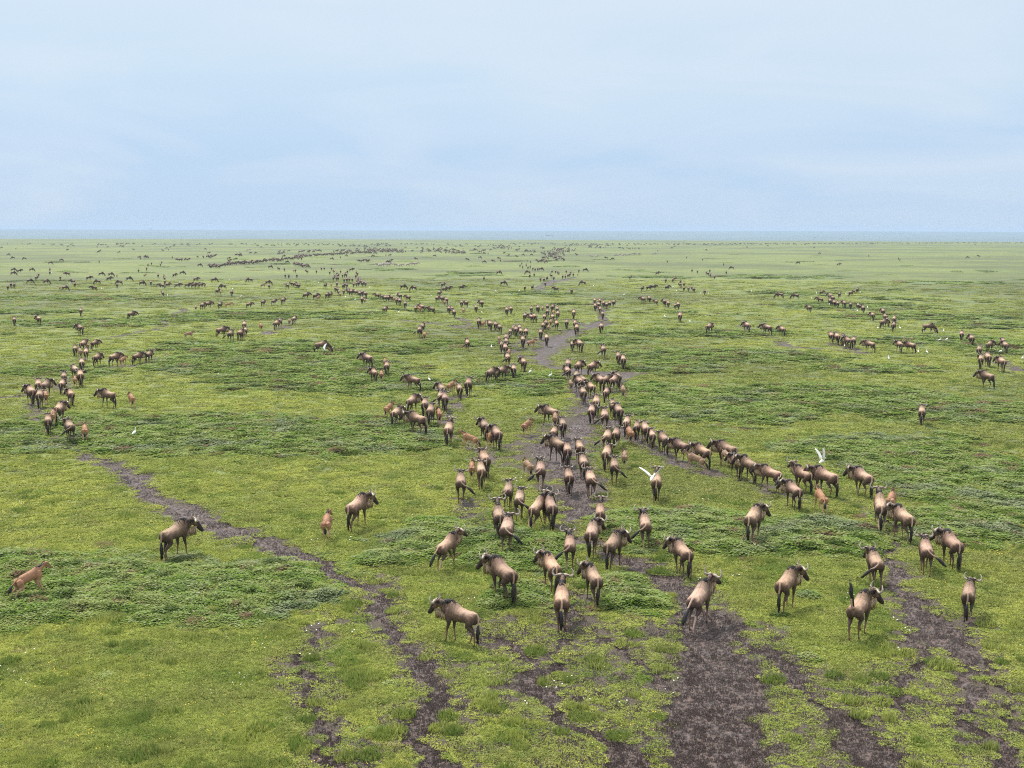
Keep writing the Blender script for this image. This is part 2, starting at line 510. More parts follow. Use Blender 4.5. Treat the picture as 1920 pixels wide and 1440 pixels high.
def remesh(mb, voxel, it=3):
    """weld overlapping lofts into one continuous skin"""
    me = mb.mesh('tmp')
    o = bpy.data.objects.new('tmp', me)
    C.objects.link(o)
    r = o.modifiers.new('r', 'REMESH')
    r.mode = 'VOXEL'
    r.voxel_size = voxel
    r.use_smooth_shade = True
    sm = o.modifiers.new('s', 'SMOOTH')
    sm.iterations = it
    sm.factor = 0.5
    dg = bpy.context.evaluated_depsgraph_get()
    dg.update()
    res = bpy.data.meshes.new_from_object(o.evaluated_get(dg))
    bpy.data.objects.remove(o)
    bpy.data.meshes.remove(me)
    res.materials.clear()
    return res
def coords(me):
    a = np.zeros(len(me.vertices) * 3)
    me.vertices.foreach_get('co', a)
    return a.reshape(-1, 3)
def set_coat(me, col):
    at2 = me.color_attributes.new('coat', 'FLOAT_COLOR', 'POINT')
    c4 = np.ones((len(col), 4))
    c4[:, :3] = col
    at2.data.foreach_set('color', c4.ravel())
def lerp(a, b, t):
    return a + (b - a) * t[:, None]

# ------------------------------------------------------------------ the wildebeest
def rotz(v, a, piv):
    v = np.asarray(v, float) - piv
    c_, s_ = math.cos(a), math.sin(a)
    return np.array([v[0] * c_ - v[1] * s_, v[0] * s_ + v[1] * c_, v[2]]) + piv

def antelope(kind='adult', legs=(0.6, -0.6, -0.5, 0.7), yaw=0.0, head=0.0, tail='hang', voxel=0.02, gallop=0.0, seed=0, lod=False):
    """forward is +X, hooves on z=0. Returns dict part name -> list of meshes."""
    rd = random.Random(seed)
    calf = kind == 'calf'
    zebra = kind == 'zebra'
    K = 0.66 if calf else 1.0
    mb = MB()
    # trunk: stations x, z of centre, half width, half height
    if calf:
        T = [(-.58, .98, .05, .08), (-.54, .97, .12, .16), (-.44, .97, .165, .21), (-.25, .99, .175, .215), (0, 1.0, .18, .225), (.22, 1.03, .175, .245), (.38, 1.07, .155, .26), (.52, 1.08, .12, .21), (.60, 1.08, .07, .13)]
    else:
        T = [(-.76, .98, .06, .08), (-.72, .975, .155, .15), (-.63, .965, .22, .195), (-.45, .96, .245, .205), (-.22, .965, .25, .22), (.02, .985, .245, .25), (.20, 1.03, .22, .31), (.35, 1.075, .195, .345), (.48, 1.09, .155, .30), (.60, 1.09, .10, .18)]
    pit = 0.10 * gallop
    def body_tf(p):
        x, y, z = p
        return (x * math.cos(pit) - (z - 1) * math.sin(pit) * 0.0, y, z + x * math.sin(pit))
    mb.loft([body_tf((a, 0, b)) for a, b, c_, d in T], [(c_, d) for a, b, c_, d in T], seg=20)
    # rump muscles
    for s in (-1, 1):
        mb.loft([body_tf((-.66, s * .10, 1.05)), body_tf((-.60, s * .14, .92)), body_tf((-.52, s * .15, .76))], [(.10, .10), (.135, .18), (.095, .14)], seg=12)
        mb.loft([body_tf((.42, s * .12, 1.15)), body_tf((.44, s * .15, .95)), body_tf((.42, s * .14, .76))], [(.07, .12), (.095, .15), (.075, .10)], seg=12)
    # legs
    order = [(1, 1), (1, -1), (-1, 1), (-1, -1)]           # fore left, fore right, hind left, hind right
    feet = []
    for (fore, side), sw in zip(order, legs):
        lift = max(0.0, sw) * 0.0
        if fore > 0:
            hipp = np.array([.43, side * .145, .80])
            if gallop:
                kx, kz = .50 + .10 * sw, .46
                fx, fz = .52 + .34 * sw, .10
            else:
                kx, kz = .44 + .12 * sw, .42
                fx, fz = .42 + .22 * sw, .10
            up = 0.0
            if sw < -.55 and not gallop:
                up = .03
            if gallop:
                up = .10 if sw > 0 else .02
            P = [hipp, (.40 + .04 * sw, side * .145, .66), (kx, side * .125, kz), (fx + .0, side * .11, fz + up), (fx + .03, side * .11, .04 + up), (fx + .055, side * .11, .004 + up)]
            rr = [(.085, .13), (.062, .085), (.036, .042), (.024, .026), (.030, .036), (.036, .048)]
        else:
            hipp = np.array([-.56, side * .13, .86])
            kx, kz = -.40 + .10 * sw, .68
            hx, hz = -.66 + .16 * sw, .44
            fx = -.60 + .26 * sw
            up = .03 if sw < -.55 else 0.0
            if gallop:
                hx, fx = -.72 + .12 * sw, -.80 + .22 * sw
            P = [hipp, (kx, side * .15, kz), (hx + .04, side * .125, hz + .06), (hx, side * .12, hz), (fx - .01, side * .105, .11 + up), (fx + .02, side * .105, .04 + up), (fx + .05, side * .105, .004 + up)]
            rr = [(.105, .20), (.085, .125), (.042, .055), (.036, .045), (.024, .027), (.030, .036), (.036, .046)]
        P = [body_tf(P[0]), body_tf(P[1])] + [tuple(v) for v in P[2:]]
        if calf:
            rr = [(a * .9, b * .85) for a, b in rr]
        mb.loft(P, rr, seg=10)
        feet.append(P[-1])
    # neck and head
    piv = np.array(body_tf((.56, 0, 1.08)))
    piv[1] = 0
    drop = head               # 0 normal, 1 grazing, negative raised
    if calf:
        poll = np.array([.86, 0, 1.34 - .1 * max(0, drop)])
    elif drop >= .8:
        poll = np.array([1.10, 0, .62])
    else:
        poll = np.array([.98 - .05 * max(0, -drop), 0, 1.27 - .32 * drop])
    poll[2] += pit * .9
    ang = R(52) - R(20) * (1 if drop < -.2 else 0) + (R(22) if drop >= .8 else 0)
    if calf:
        ang = R(42)
    HL = .30 if calf else .46
    def hd(p):
        q = rotz(p, yaw * .55, piv)
        return q
    pollw = hd(poll)
    hdir0 = np.array([math.cos(ang), 0, -math.sin(ang)])
    hyaw = yaw
    hdir = np.array([math.cos(ang) * math.cos(hyaw), math.cos(ang) * math.sin(hyaw), -math.sin(ang)])
    hlat = np.array([-math.sin(hyaw), math.cos(hyaw), 0])
    hup = np.cross(hdir, hlat) * -1
    if hup[2] < 0:
        hup = -hup
    mid = hd((piv + poll) / 2 + np.array([0, 0, .02]))
    nl = np.array([-math.sin(yaw * .4), math.cos(yaw * .4), 0])
    base = piv + np.array([-.12, 0, -.03])
    if calf:
        nr = [(.11, .19), (.085, .14), (.07, .10), (.06, .07)]
    else:
        nr = [(.145, .32), (.12, .25), (.10, .185), (.075, .10)]
    mb.loft([base, (base + mid) / 2 + np.array([.03, 0, .01]), mid, pollw - hdir * .02], nr, lat=nl, seg=14)
    hr = [(.065, .07), (.103, .125), (.10, .125), (.084, .108), (.074, .09), (.08, .08), (.074, .064), (.034, .028)]
    hs = [-.07, .02, .15, .27, .38, .47, .54, .575]
    if calf:
        hr = [(a * .82, b * .82) for a, b in hr]
        hs = [a * .70 for a in hs]
    mb.loft([pollw + hdir * a - hup * .02 for a in hs], hr, lat=hlat, seg=14)
    # ears
    for s in (-1, 1):
        e0 = pollw + hlat * s * .06 + hup * .03 - hdir * .0
        e1 = e0 + hlat * s * .13 - hdir * .07 + hup * -.01
        e2 = e0 + hlat * s * .19 - hdir * .09 + hup * -.04
        mb.loft([e0, e1, e2], [(.02, .03), (.022, .04), (.012, .012)], lat=hup, seg=6)
    # tail
    tp = {'hang': [(-.79, 0, 1.10), (-.86, 0, 1.02), (-.87, .01, .85), (-.86, .02, .72)],
          'left': [(-.79, 0, 1.10), (-.87, .03, 1.04), (-.93, .16, .93), (-.95, .34, .84)],
          'right': [(-.79, 0, 1.10), (-.87, -.03, 1.04), (-.93, -.16, .93), (-.95, -.34, .84)],
          'up': [(-.79, 0, 1.10), (-.88, .02, 1.12), (-.93, .03, 1.26), (-.93, .04, 1.42)],
          'back': [(-.79, 0, 1.10), (-.90, 0, 1.08), (-1.02, .02, .98), (-1.16, .04, .88)]}[tail]
    if calf:
        tp = [(x + .22, y, z - .02) for x, y, z in tp]
    tp = [np.array(body_tf(q_)) for q_ in tp]
    if not zebra:
        mb.loft([np.array(tp[0]) + np.array([.12, 0, -.02])] + tp, [(.05, .05), (.045, .05), (.036, .038), (.034, .034), (.032, .032)], seg=8)
    tuft = MB()
    end = tp[-1]
    dr = tp[-1] - tp[-2]
    dr /= np.linalg.norm(dr)
    tl = .26 if calf else .60
    if tail == 'hang':
        tip = end + np.array([0.02, 0.0, -tl])
    elif tail in ('left', 'right'):
        tip = end + dr * tl * .6 + np.array([-.05, 0, -.16])
    elif tail == 'up':
        tip = end + dr * tl * .85
    else:
        tip = end + dr * tl * .7 + np.array([0, 0, -.2])
    st = tp[-2] * .45 + end * .55 if tail != 'up' else tp[0] + np.array([.04, 0, .02])
    tuft.loft([st, end * .7 + tip * .3, end * .4 + tip * .6, tip], [(.024, .026), (.068, .07), (.062, .066), (.012, .012)], seg=8)
    for k in range(10 if lod else 34):
        a = rd.random()
        p0 = st * (1 - a) + (end * .45 + tip * .55) * a
        j = np.array([rd.gauss(0, .022), rd.gauss(0, .022), 0])
        tuft.strand(p0 + j * .8, p0 + (tip - st) * (.45 + .2 * rd.random()) + j * 2.0, .010)
    # mane along the crest
    mane = MB()
    crest = [body_tf((.18, 0, 1.36)), body_tf((.35, 0, 1.44)), (np.array(body_tf((.54, 0, 1.40)))), hd((piv + poll) / 2 + np.array([0, 0, .15])), pollw + hup * .06 - hdir * .06]
    if calf:
        crest = [body_tf((.28, 0, 1.28)), body_tf((.42, 0, 1.31)), (np.array(body_tf((.52, 0, 1.30)))), hd((piv + poll) / 2 + np.array([0, 0, .11])), pollw + hup * .05 - hdir * .05]
    crest = [np.array(q_) for q_ in crest]
    crest[1] = crest[1] - np.array([0, 0, .015])
    mane.loft([q_ - np.array([0, 0, .03]) for q_ in crest], [(.014, .03), (.034, .055), (.045, .065), (.042, .06), (.03, .045)], lat=nl, seg=8)
    nst = 16 if lod else (46 if calf else 96)
    for k in range(nst):
        a = rd.random() * 3.99
        i = int(a); a -= i
        p0 = crest[i] * (1 - a) + crest[i + 1] * a
        s = rd.choice((-1, 1, 1))
        ln = (.05 if calf else .20) * (.7 + .6 * rd.random())
        mane.strand(p0 + np.array([0, 0, .015]), p0 + nl * s * (.07 + .05 * rd.random()) * (0.5 if calf else 1) + np.array([-.05, 0, -ln * .8]), .013, bend=nl * s * .03 + np.array([0, 0, .03]))
    beard = MB()
    horn = []
    if not calf and not zebra:
        chin = pollw + hdir * .26 - hup * .08
        thro = hd(piv + np.array([.06, 0, -.20]))
        for k in range(22 if lod else 170):
            a = rd.random() ** 1.2
            p0 = chin * (1 - a) + thro * a + hlat * rd.gauss(0, .026)
            p0 = p0 + np.array([0, 0, .02])
            ln = .33 * (1 - .30 * a) * (.6 + .6 * rd.random())
            beard.strand(p0 + np.array([0, 0, .03]), p0 + np.array([-.05, rd.gauss(0, .015), -ln]), .020)
        for s in (-1, 1):
            hm = MB()
            hs_ = 1.10
            o0 = pollw + hup * .055 + hdir * .02
            pts = [(.02, .00, .01), (.07, .012, .0), (.13, -.012, .0), (.19, -.03, .01), (.25, -.01, .02), (.285, .05, .02), (.28, .12, .01), (.25, .18, -.01), (.21, .22, -.02)]
            pp = [o0 + (hlat * s * a * 1.1 + hup * b * .48 + np.array([0, 0, b * .50])) * hs_ + hdir * c_ for a, b, c_ in pts]
            hm.loft(pp, [.050, .055, .049, .043, .039, .034, .027, .018, .007], lat=hdir, seg=8)
            horn.append(hm)
    if zebra:
        tuft = MB(); tuft.loft([st, (end + st) / 2, end], [.03, .035, .01], seg=6)
    # weld
    body = remesh(mb, voxel, 2 if lod else 3)
    V = coords(body)
    x, y, z = V[:, 0], V[:, 1], V[:, 2]
    z0 = z - x * math.sin(pit) * (z > .5)
    nz = fbm(x * 6 + seed, y * 6 + z * 5, 3)
    hp = (V - pollw)
    s_ax = hp @ hdir
    s_up = hp @ hup
    s_lat = np.abs(hp @ hlat)
    ishead = (s_ax > -.04) & (s_ax < .60) & (s_lat < .15) & (np.abs(s_up) < .16) & ((x > .6) | (np.abs(y) > .2))
    if zebra:
        st_ = np.sin(x * 34 + 3 * nz + np.where(z < .6, z * 40, 0))
        col = lerp(np.full((len(V), 3), .09), np.tile(np.array([.74, .66, .62]), (len(V), 1)), smooth(-.35, .25, st_))
    elif calf:
        O = np.array([.34, .205, .125]); Pn = np.array([.46, .32, .21]); D = np.array([.05, .032, .026])
        col = np.tile(O, (len(V), 1))
        col = lerp(col, np.tile(Pn, (len(V), 1)), 1 - smooth(.62, .92, z0 + .05 * nz))
        col = lerp(col, np.tile(D, (len(V), 1)), 1 - smooth(.02, .08, z0))
        fm = ishead & (s_ax > .02)
        ft = np.where(fm, smooth(-.03, .04, s_up) * .8 + .2 * smooth(.15, .3, s_ax), 0)
        col = lerp(col, np.tile(D, (len(V), 1)), np.clip(ft, 0, 1))
        tl_ = smooth(.68, .76, -x) * (1 - smooth(.9, 1.0, z0)) * .0
        ch = smooth(.12, .03, np.hypot(x + .58, y)) * smooth(.80, .86, z0) * (1 - smooth(.98, 1.02, z0))
        col = lerp(col, np.tile(D, (len(V), 1)), ch * .7)
    else:
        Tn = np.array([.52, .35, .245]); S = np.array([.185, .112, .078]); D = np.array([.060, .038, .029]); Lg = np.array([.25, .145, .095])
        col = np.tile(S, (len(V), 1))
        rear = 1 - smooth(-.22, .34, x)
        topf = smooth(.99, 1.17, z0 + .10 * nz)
        col = lerp(col, np.tile(Tn, (len(V), 1)), topf * (.25 + .70 * rear))  # pale coat on the rump, strengthened in colour to look lit from above
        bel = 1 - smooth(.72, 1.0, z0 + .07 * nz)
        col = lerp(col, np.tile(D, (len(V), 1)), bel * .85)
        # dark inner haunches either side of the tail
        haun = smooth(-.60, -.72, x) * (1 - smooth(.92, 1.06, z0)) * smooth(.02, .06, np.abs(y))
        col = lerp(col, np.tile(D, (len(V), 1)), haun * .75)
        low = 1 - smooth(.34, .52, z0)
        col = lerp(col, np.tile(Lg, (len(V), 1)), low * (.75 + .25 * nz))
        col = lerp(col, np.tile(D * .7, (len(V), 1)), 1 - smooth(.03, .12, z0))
        # dark vertical brindling over shoulder and neck
        fr = smooth(.22, .50, x) * (z0 > .6)
        stp = smooth(.0, .5, np.sin(x * 52 + 2.5 * nz))
        # muscle shading painted into the coat: darkened flank hollow and spine line
        flank_shade = np.exp(-((x + .28) / .10) ** 2 - ((z0 - .98) / .12) ** 2)
        col = lerp(col, np.tile(D, (len(V), 1)), flank_shade * .45)
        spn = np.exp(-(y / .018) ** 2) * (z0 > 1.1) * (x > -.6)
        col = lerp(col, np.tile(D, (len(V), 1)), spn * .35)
        col = lerp(col, np.tile(D, (len(V), 1)), fr * (.45 + .45 * stp) * (~ishead))
        fl = smooth(-.35, .25, x) * (z0 > .75) * (1 - fr)
        col = lerp(col, np.tile(D, (len(V), 1)), fl * smooth(.1, .7, np.sin(x * 60 + 4 * nz)) * .35)
        ft = np.where(ishead, smooth(-.01, .04, s_up) + smooth(.16, .32, s_ax), 0)
        col = np.where(ishead[:, None], lerp(np.tile(S * .9, (len(V), 1)), np.tile(D * .5, (len(V), 1)), np.clip(ft, 0, 1)), col)
        tt = (x < -.82)
        tcol = np.tile(np.array([.46, .31, .235]), (len(V), 1))
        col = np.where(tt[:, None], tcol, col)
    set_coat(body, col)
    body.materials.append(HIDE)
    body.name = kind + '_body'
    xs = .92 if calf else .84
    for me_ in [body]:
        V[:, 0] = np.where(V[:, 0] < .5, V[:, 0] * xs, V[:, 0] - .5 * (1 - xs))
        me_.vertices.foreach_set('co', V.ravel())
        me_.update()
    for b_ in [tuft, mane, beard] + horn:
        for v_ in b_.v:
            v_[:, 0] = np.where(v_[:, 0] < .5, v_[:, 0] * xs, v_[:, 0] - .5 * (1 - xs))
    parts = {'body': [body], 'tail_tuft': [tuft.mesh('tail_tuft', HAIR)], 'mane': [mane.mesh('mane', HAIR)]}
    if horn:
        parts['beard'] = [beard.mesh('beard', BEARD)]
        parts['horn'] = [h_.mesh('horn', HORN) for h_ in horn]
    if zebra:
        parts.pop('mane')
    return parts

def merge(parts, name):
    """one mesh of everything, for animals only a few pixels tall"""
    vs = []; fs = []; mi = []; cols = []; mats = []
    n = 0
    for k, ms in parts.items():
        for me in ms:
            v = coords(me)
            mm = me.materials[0]
            if mm not in mats:
                mats.append(mm)
            idx = mats.index(mm)
            for p_ in me.polygons:
                fs.append([i + n for i in p_.vertices])
                mi.append(idx)
            c = np.ones((len(v), 4)) * .1
            if 'coat' in me.color_attributes:
                me.color_attributes['coat'].data.foreach_get('color', c_ := np.zeros(len(v) * 4))
                c = c_.reshape(-1, 4)
            cols.append(c)
            vs.append(v)
            n += len(v)
    me = bpy.data.meshes.new(name)
    me.from_pydata(np.concatenate(vs).tolist(), [], fs)
    for mm in mats:
        me.materials.append(mm)
    me.polygons.foreach_set('material_index', mi)
    me.polygons.foreach_set('use_smooth', [True] * len(fs))
    at2 = me.color_attributes.new('coat', 'FLOAT_COLOR', 'POINT')
    at2.data.foreach_set('color', np.concatenate(cols).ravel())
    me.update()
    return me

# ------------------------------------------------------------------ the herd, read from the photograph
# every row: x, y of the hindmost hooves in a crop (origin ox, oy, scale s), pose, heading (0 = away, + = right), optional label
# poses: w walk, l/r head turned left/right, u head up, g graze, a/b tail swung left/right, t tail up, f gallop, c calf, C calf running
H = []
def herd(phrase, ox, oy, s, rows):
    for q in rows:
        x, y, k, h = q[:4]
        H.append(dict(x=ox + x / s, y=oy + y / s, k=k, h=h, ph=phrase, lab=q[4] if len(q) > 4 else None))

# --- foreground, each singled out by hand
herd('', 0, 0, 1, [
 (40,1127,'C',55,'sandy calf bounding through the dark herbs at the left edge'),
 (310,1053,'r',50,'brown wildebeest with pale beard standing alone beside the muddy track, head to the right'),
 (611,1019,'c',5,'bright rust-coloured calf trotting just left of a lone adult'),
 (656,998,'r',28,'grey-tan wildebeest with orange beard looking right, rust calf at its left'),
 (822,1073,'F',38,'pale sandy wildebeest cantering right, thick neck, dark tail streaming behind'),
 (960,1135,'l',-28,'large brown wildebeest with head turned left, pale beard and tail reaching the ground'),
 (886,1212,'L',-68,'nearest wildebeest, striding left across the mud with long cream beard and pale horns'),
 (1053,1190,'u',0,'tan wildebeest trotting away on a dark trail, one large pale horn curling right'),
 (1044,1118,'l',-16,'wildebeest looking back left, half hidden behind the one on the dark trail'),
 (1068,1075,'w',0,'tan wildebeest with squarely lit rump and dark lower haunches, right of the backward-looking one'),
 (1106,1052,'r',6,'pale tan wildebeest with neck twisted right, in front of one with raised head'),
 (1138,1075,'r',18,'sandy wildebeest with wide flat horns and head turned right at the track edge'),
 (1122,1143,'l',-14,'brown wildebeest with upright horns and face turned left, standing in lush herbs'),
 (1211,1036,'w',-4,'lone wildebeest walking away through pale-leaved herbs, nothing beside it'),
 (1292,1090,'l',-22,'brown wildebeest stepping on the dark track bend, horn curling at its left'),
 (1296,1187,'F',20,'ginger-tan wildebeest springing over the broad mud track with one hind leg lifted'),
 (1403,1025,'r',14,'wildebeest in thick herbs with head raised right and a dark rump patch'),
 (1461,1156,'r',18,'tan wildebeest with slender legs walking onto the short grass, head low right'),
 (1597,1206,'t',16,'wildebeest with its tail held straight up like a pole'),
 (1647,1110,'a',-12,'wildebeest with thick dark neck and bushy tail swung against its hind leg'),
 (1739,1086,'b',-8,'wildebeest with black tail tuft flicked out to the right'),
 (1797,1075,'l',-30,'big wildebeest turned left with curved pale horn, beside one flicking its tail'),
 (1812,1174,'w',2,'rightmost foreground wildebeest, walking away on a muddy path'),
 (1707,1022,'l',-28,'grey-tan wildebeest entering the right-hand trail below a lone running one'),
 (1652,998,'f',-6,'dark-legged wildebeest galloping away beside a striped orange calf'),
 (1667,973,'c',6,'orange calf beside the galloping wildebeest on the right trail'),
 (1631,938,'l',-42,'dark-shouldered wildebeest with bowed head climbing left, above the orange calf'),
 (1562,936,'l',-62,'dark wildebeest striding left with tail trailing, above the running ginger calf'),
 (1545,970,'C',-18,'ginger calf running through green herbs between adults'),
 (1519,930,'u',-48,'slim wildebeest with raised head just left of a dark striding one'),
 (1499,962,'l',-32,'brown wildebeest with striped neck at the lower end of the long right file'),
 (1459,926,'a',-62,'wildebeest with pale beard and tail whisked behind it, crossing the dark trail'),
 (1230,946,'u',0,'lone wildebeest facing away with a white egret flapping at its head'),
 (1087,1058,'h',0,'hidden'),
 (1125,1008,'u',0,'wildebeest whose horns form a ring shape, behind a pale twisted-neck one'),
])
H = [q for q in H if q['k'] != 'h']
herd('of the loose cluster at the end of the central mud', 820, 800, 6, [
 (265,885,'b',0,'wildebeest with tail curled over its right haunch, alone left of the central cluster'),
 (780,970,'a',6,'wildebeest flinging its long dark tail out to the left'),
 (925,1085,'b',0), (1060,1180,'f',22), (1270,1200,'r',0), (712,1300,'u',-6,'wildebeest with wide upright pale horns, half behind another with a curled tail'),
 (765,1450,'b',6,'wildebeest with tail curled sideways, in front of one with wide upright horns'),
])
herd('of the knot left of the central mud', 820, 800, 6, [
 (575,605,'w',-18), (390,640,'c',0,'small pale calf squeezed between adults left of the central mud'), (490,735,'w',0),
])
herd('on the central mud patch', 820, 800, 6, [
 (1160,735,'w',0), (1060,615,'c',-20,'fluffy sandy calf looking left beside an adult on the mud edge'), (1400,430,'l',-22), (1462,475,'w',0), (1610,440,'w',-5),
 (1640,625,'w',0), (1475,795,'w',0), (1720,835,'b',0),
])
herd('of the column along the right side of the central mud', 1080, 780, 6, [
 (320,185,'w',0), (420,385,'w',12), (350,440,'w',0), (345,650,'w',0), (430,805,'b',0),
 (545,615,'c',0,'small orange-brown calf walking alone right of the central column'),
])
herd('of the long file curving down to the right', 1080, 780, 6, [
 (620,345,'c',-10,'orange calf at the head of the long right file'), (570,250,'w',0), (695,295,'w',-5), (795,335,'w',-8), (885,390,'w',-12), (1020,465,'w',-16),
 (1250,535,'l',-48), (1400,655,'C',-60,'brown calf stepping left in front of an adult in the right file'), (1495,615,'l',-42), (1770,590,'l',-50), (1725,612,'c',-20,'orange calf between two adults in the right file'), (1855,725,'l',-20),
])
herd('of the long file curving down to the right', 1340, 800, 6, [(440,670,'l',-24)])
# --- left and centre, middle distance
herd('of the left string of animals', 0, 620, 6, [
 (850,295,'w',0), (915,255,'w',20), (1025,225,'r',45), (985,245,'c',0), (960,345,'w',8), (905,318,'c',0), (932,475,'w',-4),
 (865,560,'w',-10), (900,640,'w',5), (835,645,'c',10), (695,720,'w',5), (715,640,'w',5), (810,855,'l',-4),
])
herd('of the small row on the muddy spur at left', 0, 620, 6, [
 (1060,415,'w',30), (1240,410,'r',62), (1365,410,'c',20), (1500,390,'r',60), (1640,375,'w',35),
])
herd('of the bunch at the far left trail', 0, 620, 6, [
 (367,840,'l',-6), (485,770,'r',18), (455,880,'w',0), (520,830,'c',0), (440,750,'w',0),
])
herd('', 0, 620, 6, [
 (1290,875,'l',-55,'lone dark-maned wildebeest walking left with a small orange calf behind it'),
 (1500,880,'c',-10,'orange calf following a lone adult on open grass at left'),
 (548,1190,'w',0,'broad tan wildebeest at the front of the left string, tail straight down'),
 (590,1090,'c',5,'calf hemmed in beside the broad tan wildebeest at left'),
 (640,1060,'r',15,'wildebeest with head turned right, front right of the left string'),
 (815,1265,'a',-10,'wildebeest tossing its head back with horns spread wide, beside an orange calf'),
 (960,1270,'c',0,'orange calf right beside the head-tossing wildebeest'),
])
herd('', 560, 620, 6, [
 (235,262,'g',80,'grazing wildebeest with a white egret flapping on its head'),
 (820,435,'l',-45,'dark-maned wildebeest standing left of a pair with calves'),
 (985,515,'w',5,'tan wildebeest right of the pair with calves below a dark-maned one'),
 (970,430,'c',0,'brown calf directly behind a tan adult in the left centre'),
 (875,595,'l',-15,'brown wildebeest with a small calf pressed at its right side'),
 (932,578,'c',0,'small calf pressed between two adults in the left centre'),
 (1345,678,'l',-68,'dark wildebeest striding left with long tail, a white egret behind it'),
])
herd('of the centre-left gathering around a muddy patch', 560, 620, 6, [
 (1230,955,'r',30), (1065,1090,'r',16), (980,1000,'c',24), (1400,1175,'l',-45), (1420,990,'w',0), (1465,1080,'w',10), (1580,1065,'c',0),
 (1655,925,'w',-4), (1600,895,'w',0), (1650,790,'l',-30), (1680,720,'c',45), (1810,785,'w',0), (1690,1305,'u',0),
])
herd('of the four in line on green herbs at centre', 840, 620, 6, [
 (225,745,'w',4), (430,598,'r',50), (550,575,'r',48), (748,560,'w',-5),
])
herd('', 840, 620, 6, [
 (225,238,'w',-5,'single wildebeest standing away on open grass left of the centre columns'),
 (865,475,'l',-10,'grey wildebeest standing upright with two egrets at its right'),
 (430,1250,'l',-8,'wildebeest behind a larger one with dark neck, beside a red-brown yearling'),
 (300,1345,'C',-55,'red-brown yearling stepping left through a puddle'),
 (490,1330,'c',-10,'pale-legged calf standing beside a large dark-necked adult'),
 (580,1365,'l',-14,'large wildebeest with black neck and straight tail, a yearling at its left'),
 (850,1195,'c',25,'lone slender calf looking right on bright grass near the centre'),
])
herd('of the stack descending toward the centre', 840, 620, 6, [
 (575,160,'c',0), (655,185,'w',0), (610,255,'w',-5), (655,225,'w',0), (645,295,'w',0), (685,315,'c',0), (670,415,'w',0),
])
herd('of the three above the central mud', 1000, 620, 6, [
 (255,1080,'l',-45), (245,1110,'c',0,'pale calf tucked between three adults above the central mud'), (330,1225,'w',0), (200,1305,'w',14),
])
herd('of the crowd on the dark ford', 1000, 620, 6, [
 (620,525,'r',35), (475,515,'r',22), (395,575,'w',-8), (390,510,'w',0), (485,640,'w',0), (420,695,'c',0), (590,685,'l',-22),
 (540,705,'w',-14), (575,845,'w',-8), (960,660,'l',-8), (1020,785,'c',-8), (760,690,'r',48), (800,700,'l',-40), (885,705,'w',12),
 (810,835,'w',5), (690,775,'l',-25), (725,905,'w',-10), (715,985,'w',-3), (655,1065,'w',0), (905,1005,'w',-6), (965,1090,'w',-4),
])
herd('of the five spread above the dark ford', 1000, 620, 6, [
 (455,245,'w',-14), (550,258,'l',-24), (800,325,'w',-10), (955,400,'w',0), (1010,455,'w',0),
])
# --- right, middle distance
herd('of the long string at upper right', 1280, 440, 6, [
 (1540,688,'r',60), (1570,785,'l',-60), (1755,722,'w',10), (1870,705,'r',45), (1675,745,'l',-30), (1665,810,'w',-10), (1700,768,'w',-20),
 (1715,830,'w',-15), (1750,835,'w',-10), (1835,838,'l',-30), (1895,855,'w',-10),
])
herd('of the long string at upper right', 1600, 440, 6, [(65,858,'w',-15), (115,895,'l',-8), (235,975,'l',-22)])
herd('of the tight knot with egrets at right', 1600, 560, 6, [
 (350,215,'l',-20), (365,275,'w',-10), (300,345,'r',50), (390,325,'w',-10), (440,310,'w',15), (445,380,'w',5),
])
herd('', 1280, 440, 6, [
 (1440,888,'l',-22,'dark wildebeest with lowered head just below the long upper right string'),
 (270,1125,'w',32,'single light-brown wildebeest on grass right of the centre, no neighbours'),
 (750,1112,'l',-32,'leftmost of three wildebeest walking left on a faint path at right'),
 (985,1135,'l',-62,'middle and darkest of three wildebeest walking left on a faint path'),
 (1145,1150,'l',-26,'last of three wildebeest walking left on a faint path at right'),
 (1110,730,'g',-68,'left one of two dark wildebeest grazing side by side at upper right'),
 (1285,738,'g',-72,'right one of two dark wildebeest grazing side by side at upper right'),
 (45*1.0+1920,665,'w',10,'wildebeest facing away above the long string with an egret at its feet'),
])
herd('of the close row of six on the faint right path', 1280, 440, 6, [
 (1685,1235,'w',-14), (1745,1250,'w',-10), (1810,1255,'w',-8), (1880,1295,'l',-20), (1835,1270,'w',-12), (1925,1290,'w',-2),
])
herd('', 1600, 560, 6, [
 (225,612,'l',-65,'wildebeest walking left behind the close row on the right path'),
 (545,620,'l',-20,'left one of a touching pair at right, rump toward the viewer'),
 (685,622,'l',-65,'right one of a touching pair at right, white egret at its legs'),
 (830,392,'g',88,'wildebeest grazing to the right on its own at upper right'),
 (1215,492,'w',0,'grey wildebeest facing straight away at right, near two egrets'),
 (1340,545,'l',-10,'wildebeest just right of one facing straight away, head left'),
 (1695,838,'l',-20,'dark wildebeest right of the knot near the right edge'),
 (1560,1015,'l',-60,'big dark wildebeest with tail down walking left below the right edge knot'),
 (765,1435,'w',0,'lone wildebeest facing straight away on the herbs, far from all others at right'),
])
herd('of the knot near the right edge', 1600, 560, 6, [
 (1395,680,'w',12), (1430,805,'w',0), (1515,775,'w',-5), (1510,615,'r',12), (1735,625,'l',-24), (1705,560,'w',-20),
])
